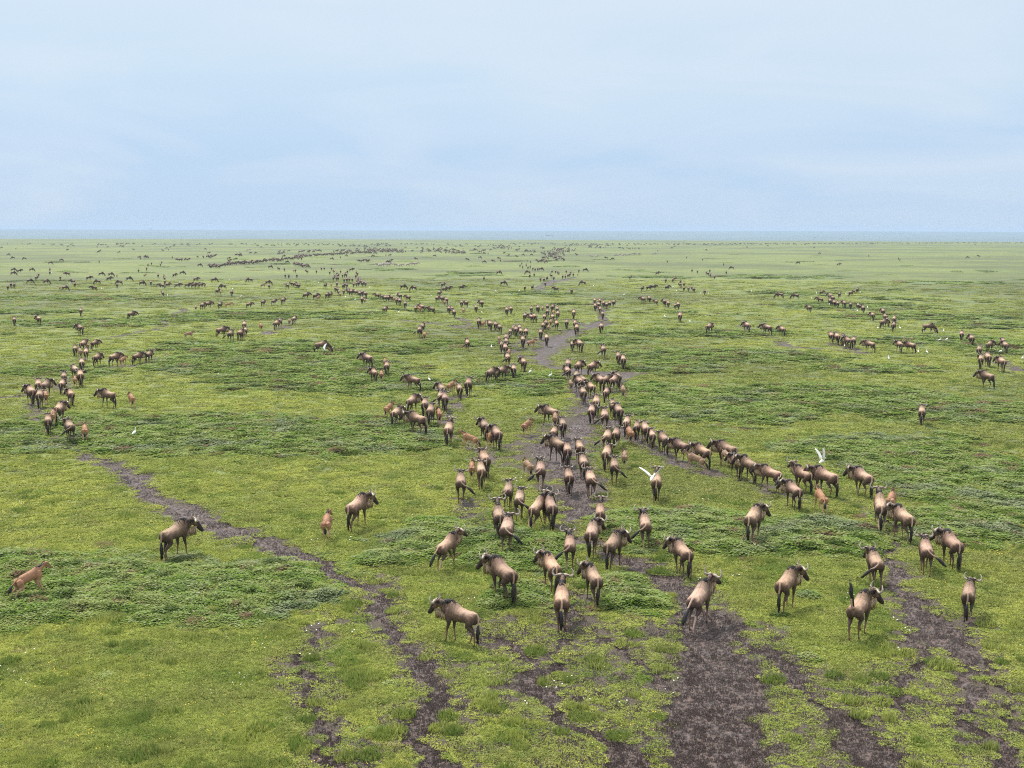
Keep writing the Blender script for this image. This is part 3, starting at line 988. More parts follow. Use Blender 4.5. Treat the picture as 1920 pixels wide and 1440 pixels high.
# --- centre, farther
herd('of the crowd behind the ford', 960, 440, 6, [
 (210,900,'w',10), (290,895,'w',0), (235,995,'l',-30), (145,985,'w',0), (270,995,'l',-22), (360,1000,'w',5), (400,945,'w',0), (390,875,'w',10),
 (440,885,'w',20), (510,905,'w',0), (465,935,'c',0), (515,965,'w',0), (455,1000,'w',0), (500,1088,'w',0), (432,1045,'c',10), (410,1105,'c',0), (375,1082,'w',5),
 (345,1105,'w',5), (322,1195,'w',0), (395,1265,'w',-5), (345,880,'c',0), (620,1075,'w',-4), (715,1085,'w',-5), (728,1145,'w',0),
])
herd('of the group left of the ford crowd', 960, 440, 6, [
 (20,1135,'w',0), (45,1155,'w',0), (85,1130,'w',0), (98,1182,'w',0), (158,1178,'w',0), (122,1290,'w',0), (188,1292,'c',60),
])
herd('', 960, 440, 6, [
 (695,960,'w',0,'single wildebeest facing away just above the upper mud'),
 (995,1122,'w',8,'single wildebeest walking away right of the upper mud'),
 (800,578,'g',-80,'wildebeest grazing left alone above the wedge-shaped bunch'),
 (495,655,'l',-45,'left one of two separate wildebeest above the centre'),
 (670,678,'w',-5,'right one of two separate wildebeest above the centre'),
 (230,632,'w',10,'wildebeest with an egret at its heels left above the centre'),
 (145,640,'w',0,'small tan wildebeest beside an egret-attended one above the centre'),
])
herd('of the wedge-shaped bunch above the mud', 960, 440, 6, [
 (935,875,'w',0), (930,810,'w',0), (980,855,'w',-8), (1000,905,'l',-10), (1020,965,'w',0), (1030,835,'w',0), (1062,848,'w',0), (1100,838,'w',0), (1142,825,'w',5), (985,810,'w',0),
])
herd('of the right-hand far row', 960, 440, 6, [
 (1465,645,'w',15), (1540,635,'r',55), (1590,625,'r',65), (1745,630,'r',40), (1730,548,'w',0), (1808,545,'w',0), (1832,525,'w',20), (1635,462,'r',45), (1330,512,'w',20),
 (1890,605,'w',-20), (1895,560,'w',0),
])
herd('of the broken row of nine right of centre', 960, 440, 6, [
 (1495,778,'l',-42), (1555,780,'w',-18), (1635,810,'l',-20), (1725,822,'l',-15), (1765,835,'w',-10), (1840,850,'w',-5), (1872,855,'w',-5),
])
herd('', 960, 440, 6, [(1892,992,'w',-4,'lone wildebeest below the broken row, a white egret left of it')])
herd('of the right-hand far row', 1280, 440, 6, [
 (15,595,'w',0), (15,645,'w',0), (65,648,'w',0), (122,655,'l',-15), (245,682,'w',-5), (360,508,'w',0), (280,470,'w',-30), (310,488,'w',0), (305,435,'w',0), (490,455,'w',0),
 (553,398,'g',-80), (105,432,'w',0), (165,445,'w',0), (460,352,'w',0), (225,300,'w',0), (45,272,'w',0), (1300,337,'g',-80), (1755,352,'r',80),
])
herd('of the bent file left of centre', 640, 440, 6, [
 (425,725,'l',-58), (480,745,'l',-38), (512,762,'w',-28), (542,758,'w',-20), (578,758,'w',-20), (592,765,'c',0), (630,795,'w',-10), (665,805,'w',-10), (670,745,'w',-20),
 (775,758,'l',-58), (725,845,'w',-5),
])
herd('of the scattered pairs left of centre', 640, 440, 6, [
 (842,885,'w',-8), (890,885,'c',-30), (925,885,'w',-28), (1038,902,'l',-75), (1070,772,'w',10), (1088,708,'w',20), (1145,778,'w',-30), (1192,795,'w',-18), (1165,808,'c',0),
 (1225,905,'w',-18), (1255,900,'w',-12), (1275,945,'w',-8), (1355,832,'w',0), (1425,825,'w',-28), (1395,815,'c',0), (1375,912,'c',0), (1515,888,'w',0), (1590,835,'l',-18), (1870,925,'w',-10),
 (1912,910,'w',-5), (1145,602,'w',30), (1160,655,'r',70), (1205,645,'r',62), (1355,628,'w',45), (1820,578,'g',80), (1605,522,'w',0), (1770,455,'g',80),
])
herd('', 640, 440, 6, [
 (470,908,'w',30,'reddish wildebeest walking away on its own left of the centre'),
 (872,1168,'w',8,'nearest of a close trio with an orange calf, centre left'),
 (905,1120,'w',8,'farther adult of a close trio with an orange calf, centre left'),
 (935,1195,'c',0,'orange calf at the right of a close trio, centre left'),
 (695,622,'g',70,'brown wildebeest grazing left of another grazing one, upper centre left'),
 (815,638,'g',-60,'dark wildebeest grazing with an egret below it, upper centre left'),
])
herd('of the line of five by the faint centre path', 640, 440, 6, [
 (1550,1068,'w',0), (1582,1065,'c',30), (1682,1095,'w',-10), (1745,1092,'w',-10), (1792,1125,'w',-10), (1900,1175,'w',0),
])
herd('of the dense crowd at upper left centre', 560, 440, 9.6, [
 (560,728,'w',0), (410,655,'w',0), (460,650,'w',0), (590,650,'w',0), (625,690,'w',0), (640,695,'c',0), (690,750,'w',0), (720,775,'w',0), (650,795,'w',0), (625,838,'w',0), (680,838,'w',0),
 (712,838,'w',0), (790,785,'w',0), (830,775,'w',0), (862,775,'w',0), (880,705,'w',0), (820,872,'w',0), (870,868,'w',0), (912,862,'w',0), (965,868,'w',0), (850,722,'c',0), (950,668,'r',90),
 (1040,725,'w',0), (1060,755,'w',0), (1030,795,'w',0), (755,705,'w',0), (700,790,'w',0),
])
herd('of the ball of animals below the dense crowd', 560, 440, 9.6, [
 (990,955,'w',0), (1040,945,'w',0), (1080,935,'w',0), (1050,895,'w',0), (1100,895,'w',0), (1130,905,'w',0), (1150,945,'w',0), (1205,945,'w',0), (1100,860,'w',0), (1070,855,'w',0), (1180,925,'w',0),
])
herd('of the wave of animals left of the bent file', 560, 440, 9.6, [
 (480,975,'t',20), (585,955,'c',0), (690,945,'w',0), (800,985,'w',0), (830,965,'w',0), (872,975,'w',0), (662,1045,'w',0), (700,1062,'w',0), (730,1105,'w',0), (745,1135,'c',0), (812,1095,'w',0),
 (892,1055,'w',-20), (930,1105,'l',-30), (965,1112,'w',-20), (1042,1115,'l',-20), (1112,1135,'w',-15), (1150,1125,'w',-10), (1212,1155,'w',-10), (1142,1265,'w',0), (1190,1250,'c',0),
])
herd('of the strung-out animals in the left distance', 320, 440, 6, [
 (285,862,'c',0), (340,862,'r',30), (392,842,'r',50), (540,848,'w',20), (650,832,'c',90), (858,838,'r',70), (1025,818,'w',20), (1140,802,'w',35), (1250,798,'w',20),
 (1500,732,'r',70), (1610,742,'r',45), (1645,750,'c',45), (1745,732,'w',20), (1780,728,'w',30),
])
herd('of the animals around the faint left path', 320, 440, 6, [
 (1175,1082,'w',15), (1205,1055,'w',20), (1375,1020,'w',15), (1335,1025,'c',0), (1015,1092,'c',0), (535,1165,'r',75), (650,1220,'w',30), (762,1205,'w',20), (808,1195,'c',10),
 (832,1158,'w',10), (820,1100,'w',10), (190,1182,'c',80),
])
herd('of the grazers in the left distance', 320, 440, 6, [
 (45,488,'w',45), (130,457,'g',80), (285,538,'r',70), (490,542,'g',80), (890,542,'g',-70), (80,607,'r',80), (190,607,'r',60), (225,602,'w',60), (265,607,'r',60), (305,602,'r',70),
 (340,607,'r',60), (385,602,'c',0), (590,622,'g',-80), (530,678,'w',30), (562,682,'c',0), (690,698,'w',0), (1095,572,'g',80), (1110,622,'w',0), (1040,607,'c',90), (1315,612,'w',-20),
 (1355,587,'w',-20), (1395,592,'w',30), (1415,607,'w',-30), (1447,612,'w',10), (1215,407,'w',-20), (1280,417,'w',0), (1405,432,'w',0), (1385,427,'c',0), (1535,442,'l',-20),
 (1640,442,'w',0), (1120,382,'g',60), (1290,492,'w',0), (1330,497,'w',0), (1420,492,'w',0), (325,362,'g',80),
])
herd('of the far left herd', 0, 440, 6, [
 (150,462,'g',90), (150,418,'g',90), (220,432,'r',60), (355,417,'g',90), (565,338,'g',90), (562,417,'w',0), (562,457,'w',0), (435,482,'w',0), (410,522,'w',20), (760,472,'l',-88),
 (1000,522,'r',75), (1140,472,'g',90), (1245,477,'g',90), (1230,527,'r',90), (1315,487,'c',0), (1100,562,'g',-70), (1060,642,'l',-60), (820,562,'l',-45), (845,597,'w',0),
 (335,557,'g',90), (520,562,'g',80), (680,522,'w',0), (90,632,'w',0), (125,602,'w',0), (162,607,'w',0), (730,637,'g',60), (675,630,'c',0), (1345,572,'g',-80), (1320,612,'w',0),
 (1450,527,'g',90), (1600,582,'g',60), (1700,582,'w',0), (1560,432,'w',0), (1650,412,'w',0), (1665,362,'w',0), (1705,347,'w',0), (1805,362,'w',0), (1820,332,'w',0), (1620,487,'c',45),
 (1780,492,'w',0), (1845,502,'w',0), (1852,525,'w',0), (1820,612,'l',-60), (1855,572,'w',0), (1890,602,'w',45), (1840,702,'w',-10),
])
herd('', 0, 440, 6, [
 (165,1033,'w',0,'leftmost of four wildebeest standing apart on grass, upper left'),
 (455,1018,'l',-15,'second from left of the wildebeest standing apart, upper left, dark shoulders'),
 (912,928,'w',0,'wildebeest facing straight away above a larger grey one, upper left'),
 (930,1138,'l',-22,'grey wildebeest with dark head turned left, below one facing away, upper left'),
 (1445,968,'r',58,'tan wildebeest walking right alone beside a dark herb strip, upper left'),
])
herd('of the distant bunch above the centre', 960, 440, 6, [
 (320,537,'w',0), (360,542,'w',0), (395,522,'w',10), (470,522,'w',0), (440,492,'w',-20), (450,442,'w',0), (490,445,'w',0), (520,462,'w',-20), (570,502,'w',0), (600,502,'w',0),
 (630,492,'w',0), (650,482,'w',0), (690,482,'w',0), (660,455,'w',0), (610,445,'w',0), (740,472,'c',0), (752,435,'w',0), (822,422,'g',80), (180,452,'g',-80), (200,492,'w',0), (250,482,'w',0),
 (90,372,'w',0), (120,385,'w',0), (110,345,'w',0), (160,365,'w',0), (180,395,'w',0), (205,385,'w',0), (210,325,'w',0), (235,408,'w',0), (260,418,'w',0), (290,412,'w',0), (325,412,'g',80), (370,328,'w',0),
 (375,592,'w',0),
])
ADULT = [q for q in H if q['k'] not in 'cC']
CALF = [q for q in H if q['k'] in 'cC']
ADULT.sort(key=lambda q: -q['y'])
FARX = ADULT[300:]
ADULT = ADULT[:300]

# ------------------------------------------------------------------ build the poses once
P4 = [(.8, -.7, -.6, .7), (-.6, .7, .8, -.7), (.2, -.3, .6, -.3), (-.2, .6, -.8, .4)]
VAR = {}
def var(key, n, **kw):
    VAR[key] = [antelope(legs=P4[i % 4], seed=hash(key) % 50 + i if False else (sum(map(ord, key)) + i), **kw) for i in range(n)]
var('w', 4, yaw=0.05)
VAR['w'] += [antelope(legs=(-.7, .3, .4, -.8), yaw=-.25, head=.12, seed=33), antelope(legs=(.1, .7, -.8, .1), yaw=.3, head=-.15, tail='left', seed=34), antelope(legs=(-.3, -.1, .8, -.4), yaw=-.05, head=.3, seed=35)]
var('l', 3, yaw=0.75)
var('r', 3, yaw=-0.75)
var('u', 2, head=-0.5, yaw=-0.1)
var('g', 2, head=1.0, yaw=0.1)
var('a', 2, tail='left', yaw=0.35)
var('b', 2, tail='right', yaw=-0.1)
var('t', 1, tail='up', yaw=-0.8, head=-0.1)
VAR['f'] = [antelope(legs=(.7, .2, -.9, -.3), gallop=1.0, tail='hang', head=-.3, seed=61)]
VAR['F'] = [antelope(legs=(.8, -.2, .5, -.9), gallop=0.6, tail='back', head=-.3, yaw=-.35, seed=62)]
VAR['L'] = [antelope(legs=(.7, -.5, -.6, .8), yaw=0.12, head=-0.05, seed=63)]
VAR['c'] = [antelope('calf', legs=P4[i], seed=70 + i, yaw=(0, .4, -.4)[i]) for i in range(3)]
VAR['C'] = [antelope('calf', legs=(.8, .3, -.9, -.5), gallop=1.0, tail='back', seed=75)]
LOD = {}
for k, kw in (('w', {}), ('l', dict(yaw=.6)), ('r', dict(yaw=-.6)), ('g', dict(head=1.0)), ('t', dict(tail='up'))):
    LOD[k] = [merge(antelope(legs=P4[i], voxel=.045, lod=True, seed=80 + i, **kw), 'wildebeest') for i in range(2)]
LOD['c'] = [merge(antelope('calf', legs=P4[1], voxel=.035, lod=True, seed=90), 'calf')]
LOD['z'] = [merge(antelope('zebra', legs=P4[1], voxel=.045, lod=True, seed=91, head=.2), 'zebra')]

ORD = ['nearest'] + [w + ' nearest' for w in ('second third fourth fifth sixth seventh eighth ninth tenth eleventh twelfth thirteenth fourteenth fifteenth sixteenth seventeenth eighteenth nineteenth twentieth').split()]
UN = 'first second third fourth fifth sixth seventh eighth ninth'.split()
for tens, stem in ((20, 'twenty'), (30, 'thirty'), (40, 'forty')):
    ORD += [f'{stem}-{u} nearest' for u in UN]
    ORD += [{20: 'thirtieth', 30: 'fortieth', 40: 'fiftieth'}[tens] + ' nearest']
def pose_words(q):
    k, h = q['k'], q['h']
    if k == 'g':
        return 'grazing'
    if k in 'lr' and abs(h) < 40:
        return 'with head turned ' + ('left' if k == 'l' else 'right')
    if k == 't':
        return 'with raised tail'
    if abs(h) >= 55:
        return 'side-on facing ' + ('left' if h < 0 else 'right')
    if abs(h) >= 30:
        return 'angled ' + ('left' if h < 0 else 'right')
    return 'seen from behind'
groups = {}
for q in ADULT + CALF:
    q['own'] = bool(q['lab'])
    if not q['lab']:
        groups.setdefault((q['ph'], q['k'] in 'cC'), []).append(q)
for (ph, isc), L_ in groups.items():
    L_.sort(key=lambda q: (-q['y'], q['x']))
    only = len(L_) == 1
    for i, q in enumerate(L_):
        if isc:
            q['lab'] = (f'the one calf {ph}' if only else f'{ORD[i]} calf {ph}').replace('the one calf', 'orange-brown calf')
        else:
            q['lab'] = f'{ORD[i]} wildebeest {ph}, {pose_words(q)}'
            if len(q['lab'].split()) > 16:
                q['lab'] = f'{ORD[i]} wildebeest {ph}'

def ground_pt(px, py):
    x, y = at(px, py)
    return x, y, float(gz(np.array([x]), np.array([y]))[0])
def link_child(ob, parent, name=None):
    ob.parent = parent
    C.objects.link(ob)
PROTO = {}
def proto(k, i):
    """the parts of one pose, made once as objects and copied after that"""
    if (k, i) not in PROTO:
        PROTO[(k, i)] = [bpy.data.objects.new(pn, me) for pn, ms in VAR[k][i].items() for me in ms]
    return PROTO[(k, i)]
def place(q, n):
    k = q['k']
    calf = k in 'cC'
    x, y, z = ground_pt(q['x'], q['y'])
    az = math.atan2(x, y)
    if k not in 'gC' and 28 < abs(q['h']) < 78:
        q['h'] *= .8
    hd_ = az + R(q['h'])
    back = (.42 if calf else .60) * max(0.0, math.cos(R(q['h']))) + .08
    x += math.sin(hd_) * back * (1 if abs(q['h']) < 90 else 0)
    y += math.cos(hd_) * back
    rz = math.pi / 2 - hd_
    rd = random.Random(n * 7 + 3)
    s = (.72 if calf else .92) * rd.uniform(.90, 1.06) * (.86 if (not calf and not q.get('own') and rd.random() < .12) else 1)
    if not q.get('own'):
        rz += R(rd.uniform(-9, 9))
    far = q['y'] < 600
    if calf:
        tint = rd.choice([(1.1, .95, .9), (1, 1, 1), (.95, 1.0, 1.05), (1.15, 1.0, .9)])
    else:
        v = rd.uniform(.78, 1.25) * (.80 if far else 1)
        tint = (v * rd.uniform(.97, 1.05), v, v * rd.uniform(.94, 1.06))
    if far:
        kk = k if k in LOD else ('c' if calf else 'w')
        root = bpy.data.objects.new('calf' if calf else 'wildebeest', LOD[kk][n % len(LOD[kk])])
        root.color = (*tint, 1)
        C.objects.link(root)
    else:
        root = bpy.data.objects.new('calf' if calf else 'wildebeest', None)
        root.empty_display_size = .3
        C.objects.link(root)
        for src in proto(k, n % len(VAR[k])):
            ch = src.copy()
            ch.color = (*tint, 1)
            link_child(ch, root)
    root.location = (x, y, z - .01)
    root.rotation_euler = (0, 0, rz)
    root.scale = (s * rd.uniform(.95, 1.04), s * rd.uniform(.90, 1.04), s)
    root['label'] = q['lab']
    root['category'] = 'calf' if calf else 'wildebeest'
    root['group'] = 'calves walking with the herd' if calf else 'wildebeest trekking across the plain'
for n, q in enumerate(ADULT):
    place(q, n)
for n, q in enumerate(CALF):
    place(q, n + 1000)

# ------------------------------------------------------------------ the far herd, too many to count
def bake(rows, name, label, cat, var=0.25):
    rd = np.random.default_rng(5)
    vs, fs, cs, ms = [], [], [], []
    n = 0
    mats = []
    cache = {}
    for (px, py, key, h) in rows:
        me = LOD[key][int(rd.integers(len(LOD[key])))]
        if me.name not in cache:
            cc = np.zeros(len(me.vertices) * 4)
            me.color_attributes['coat'].data.foreach_get('color', cc)
            cache[me.name] = (coords(me), [list(p_.vertices) for p_ in me.polygons], cc.reshape(-1, 4), [me.materials[p_.material_index] for p_ in me.polygons])
        v, f, c, mm = cache[me.name]
        x, y = at(px, py)
        z = float(gz(np.array([x]), np.array([y]))[0])
        a = math.pi / 2 - (math.atan2(x, y) + R(h))
        ca, sa = math.cos(a), math.sin(a)
        v = v * .84
        V = np.stack([v[:, 0] * ca - v[:, 1] * sa + x, v[:, 0] * sa + v[:, 1] * ca + y, v[:, 2] + z], 1)
        vs.append(V)
        fs.extend([[i + n for i in q_] for q_ in f])
        c = c.copy()
        c[:, :3] *= rd.uniform(1 - var, 1 + var) * .6
        cs.append(c)
        for q_ in mm:
            if q_ not in mats:
                mats.append(q_)
        ms.extend([mats.index(q_) for q_ in mm])
        n += len(v)
    me = bpy.data.meshes.new(name)
    me.from_pydata(np.concatenate(vs).tolist(), [], fs)
    for q_ in mats:
        me.materials.append(q_)
    me.polygons.foreach_set('material_index', ms)
    me.polygons.foreach_set('use_smooth', [True] * len(fs))
    at2 = me.color_attributes.new('coat', 'FLOAT_COLOR', 'POINT')
    at2.data.foreach_set('color', np.concatenate(cs).ravel())
    me.update()
    o = bpy.data.objects.new(name, me)
    C.objects.link(o)
    o['label'] = label
    o['category'] = cat
    o['kind'] = 'stuff'
    return o
FR = [(q['x'], q['y'], q['k'] if q['k'] in LOD else 'w', q['h']) for q in FARX]
rr_ = random.Random(9)
def strew(x0, y0, x1, y1, n, jx, jy, side=.6):
    for i in range(n):
        t_ = (i + rr_.random()) / n
        k = 'g' if rr_.random() < .25 else ('c' if rr_.random() < .08 else 'w')
        h = rr_.choice((80, -80, 60)) if rr_.random() < side else rr_.uniform(-25, 25)
        FR.append((x0 + (x1 - x0) * t_ + rr_.gauss(0, jx), y0 + (y1 - y0) * t_ + rr_.gauss(0, jy), k, h))
strew(418, 499, 480, 494, 26, 1, 1.2, .9); strew(480, 494, 560, 486, 30, 1, 1.0, .9); strew(555, 485, 578, 482, 24, 2, 1.8, .3)
strew(578, 482, 700, 474, 40, 2, .8, .8); strew(390, 501, 412, 503, 12, 2, 1.0); strew(375, 484, 402, 484, 9, 3, 1.0)
strew(550, 498, 578, 503, 12, 2, .8); strew(560, 474, 605, 472, 12, 2, .5); strew(630, 473, 660, 474, 18, 4, 1.6)
strew(680, 472, 745, 471, 95, 9, 2.2, .5); strew(745, 474, 762, 474, 8, 3, 1); strew(790, 471, 860, 471, 45, 8, 2.2, .8); strew(848, 476, 872, 476, 14, 3, .8)
strew(880, 470, 912, 473, 16, 4, 1.6); strew(925, 466, 958, 468, 12, 5, 1.2); strew(960, 468, 1000, 473, 12, 4, 1.5)
strew(1012, 466, 1022, 467, 6, 2, 1.2); strew(1040, 470, 1068, 470, 44, 6, 2.6, .3); strew(1022, 477, 1052, 478, 34, 6, 2.2, .3); strew(1020, 482, 1055, 488, 24, 6, 2.0, .2)
strew(1008, 492, 1024, 493, 8, 3, .8); strew(1105, 464, 1130, 465, 14, 4, .8); strew(1150, 467, 1200, 467, 9, 6, 1)
strew(170, 459, 310, 459, 11, 8, .6, .9); strew(40, 459, 150, 459, 7, 8, .5, .9); strew(220, 458, 248, 458, 7, 2, .4, .9); strew(320, 459, 470, 459, 16, 9, .5, .9); strew(465, 461, 485, 461, 4, 3, .5)
strew(500, 461, 640, 459, 26, 8, 1.0, .9); strew(640, 463, 720, 461, 24, 8, 1.4, .9); strew(700, 459, 880, 459, 18, 9, .6, .9); strew(860, 463, 960, 462, 16, 9, 1.0, .9)
strew(960, 458, 1080, 459, 18, 8, .7, .9); strew(1060, 461, 1160, 461, 24, 8, .6, .9); strew(1100, 459, 1300, 459, 44, 5, .7, .9)
strew(1300, 459, 1530, 458.4, 70, 4, .5, .9); strew(1520, 457.6, 1920, 456.2, 110, 3, .25, .95); strew(1940, 457, 1990, 456.6, 10, 3, .3)
strew(520, 478, 545, 473, 8, 3, 1); strew(260, 485, 280, 485, 6, 3, .8); strew(330, 491, 350, 490, 5, 3, .8); strew(1078, 480, 1085, 480, 2, 2, .3)
strew(672, 492, 702, 493, 5, 5, .8); strew(442, 481, 455, 479, 6, 3, .8)
for i in range(170):
    px = rr_.choice((rr_.uniform(0, 1000), rr_.uniform(0, 1000), rr_.gauss(900, 350), rr_.uniform(0, 1920)))
    py = 458 + 38 * rr_.random() ** 1.6
    FR.append((px, py, 'g' if rr_.random() < .5 else 'w', rr_.choice((80, -80, 60, 0))))
bake(FR, 'distant_wildebeest', 'countless tiny dark wildebeest strung across the hazy far plain', 'wildebeest herd')
# zebras: pale striped animals among the far herd
ZB = [(709,501),(713,502),(717,501),(722,500),(726,499),(729,501),(742,501),(751,502),(765,501),(775,499),(780,499),(1153,482),(1157,482),(1162,481),(1168,482),(1174,482),(1179,481),(1186,479),(1191,479),(1198,479),(1225,479),(1230,478),(1110,484),(1119,484),(1001,472),(463,472),(468,471),(357,460)]
ZB.sort(key=lambda q: q[0])
zl = {}
for i, (px, py) in enumerate(ZB):
    x, y, z = ground_pt(px, py)
    o = bpy.data.objects.new('zebra', LOD['z'][0])
    o.location = (x, y, z)
    o.rotation_euler = (0, 0, math.pi / 2 - math.atan2(x, y) - R(80 if i % 3 else -75))
    o.color = (1, .92, .92, 1)
    C.objects.link(o)
    if px < 600:
        lab = {463: 'left one of two pale zebras far off at upper left', 468: 'right one of two pale zebras far off at upper left', 357: 'pale zebra alone on the far skyline row at left'}[px]
    elif px < 800:
        j = zl['a'] = zl.get('a', -1) + 1
        lab = f'pale zebra, {(UN + ["tenth", "eleventh", "twelfth"])[j]} from the left in the far row left of centre'
    elif px < 1140:
        lab = {1001: 'single pale zebra beside dark animals far above the centre', 1110: 'left one of two pale zebras far right of the centre crowd', 1119: 'right one of two pale zebras far right of the centre crowd'}[px]
    else:
        j = zl['b'] = zl.get('b', -1) + 1
        lab = f'pale zebra, {(UN + ["tenth", "eleventh", "twelfth"])[j]} from the left in the far row right of centre'
    o['label'] = lab
    o['category'] = 'zebra'
    o['group'] = 'zebras among the far herd'

# ------------------------------------------------------------------ egrets
def egret_body(fly=False):
    mb = MB()
    mb.loft([(-.20, 0, .27), (-.12, 0, .30), (0, 0, .345), (.09, 0, .375), (.13, 0, .39)], [(.02, .015), (.055, .045), (.08, .075), (.065, .065), (.03, .03)], seg=12)
    if fly:
        mb.loft([(.10, 0, .38), (.17, 0, .40), (.20, 0, .44), (.23, 0, .45)], [.035, .03, .03, .028], seg=8)
        mb.loft([(.20, 0, .45), (.25, 0, .45), (.29, 0, .445)], [.025, .036, .018], seg=8)
    else:
        mb.loft([(.09, 0, .38), (.14, 0, .43), (.12, 0, .49), (.125, 0, .55)], [.045, .028, .022, .022], seg=8)
        mb.loft([(.09, 0, .56), (.13, 0, .575), (.17, 0, .57)], [.018, .034, .016], seg=8)
    me = remesh(mb, .012, 2)
    me.materials.append(WHITE)
    return me
EB, EF = egret_body(), egret_body(True)
bm_ = MB(); bm_.loft([(.155, 0, .57), (.20, 0, .565), (.245, 0, .555)], [.014, .010, .003], seg=6)
EBILL = bm_.mesh('bill', BILL)
bm_ = MB(); bm_.loft([(.28, 0, .445), (.32, 0, .44), (.365, 0, .43)], [.014, .010, .003], seg=6)
EBILLF = bm_.mesh('bill', BILL)
def leg_mesh(s):
    b = MB(); b.loft([(0, s * .03, .30), (.02, s * .03, .16), (.0, s * .03, .012), (.05, s * .03, .006)], [.012, .007, .006, .006], seg=6)
    return b.mesh('leg', DARKLEG)
ELEG = [leg_mesh(-1), leg_mesh(1)]
def wing_mesh(s, el):
    b = MB()
    pts = [(.03, .05), (.06, .20), (.03, .36), (-.04, .50), (-.10, .60)]
    cx = [(.11, .022), (.105, .018), (.10, .014), (.075, .010), (.02, .006)]
    P_ = []
    for i, (fx, d) in enumerate(pts):
        e_ = el + (.18 if i > 1 else 0)
        P_.append((fx, s * (.04 + d * math.cos(el)), .37 + d * math.sin(el)))
    b.loft(P_, cx, lat=(1, 0, 0), seg=10)
    return b.mesh('wing', WHITE)
def egret(px, py, head_, label, fly=None, z=0.0, gnd=None, sc_=0.98):
    root = bpy.data.objects.new('egret', None)
    root.empty_display_size = .2
    C.objects.link(root)
    if fly is not None:
        gx, gy = at(*gnd)
        D = math.hypot(gx, gy)
        d = ray(px, py)
        t_ = D / math.hypot(d.x, d.y)
        root.location = (d.x * t_, d.y * t_, CAM_H + d.z * t_ - .38)
    else:
        x, y, zz = ground_pt(px, py)
        root.location = (x, y, zz)
    az = math.atan2(root.location[0], root.location[1])
    root.rotation_euler = (0, 0, math.pi / 2 - az - R(head_))
    root.scale = (sc_,) * 3
    ms = [('body', EF if fly is not None else EB), ('bill', EBILLF if fly is not None else EBILL)]
    if fly is not None:
        ms += [('wing', wing_mesh(1, fly[0])), ('wing', wing_mesh(-1, fly[1]))]
    ms += [('leg', ELEG[0]), ('leg', ELEG[1])] if fly is None else []
    for nme, me in ms:
        link_child(bpy.data.objects.new(nme, me), root)
    root['label'] = label
    root['category'] = 'egret'
    root['group'] = 'white egrets among the herd' if fly is None else 'flying white egrets'
egret(1223, 896, 20, 'white egret with wings spread in a wide V above a wildebeest head', fly=(R(38), R(52)), gnd=(1230, 946), sc_=1.1)
egret(1541, 863, 35, 'white egret flying with one wing straight up, over open grass at right', fly=(R(62), R(84)), gnd=(1541, 905), sc_=1.0)
egret(608, 655, -70, 'white egret flapping its wings on the head of a grazing wildebeest', fly=(R(20), R(60)), gnd=(608, 665), sc_=1.0)
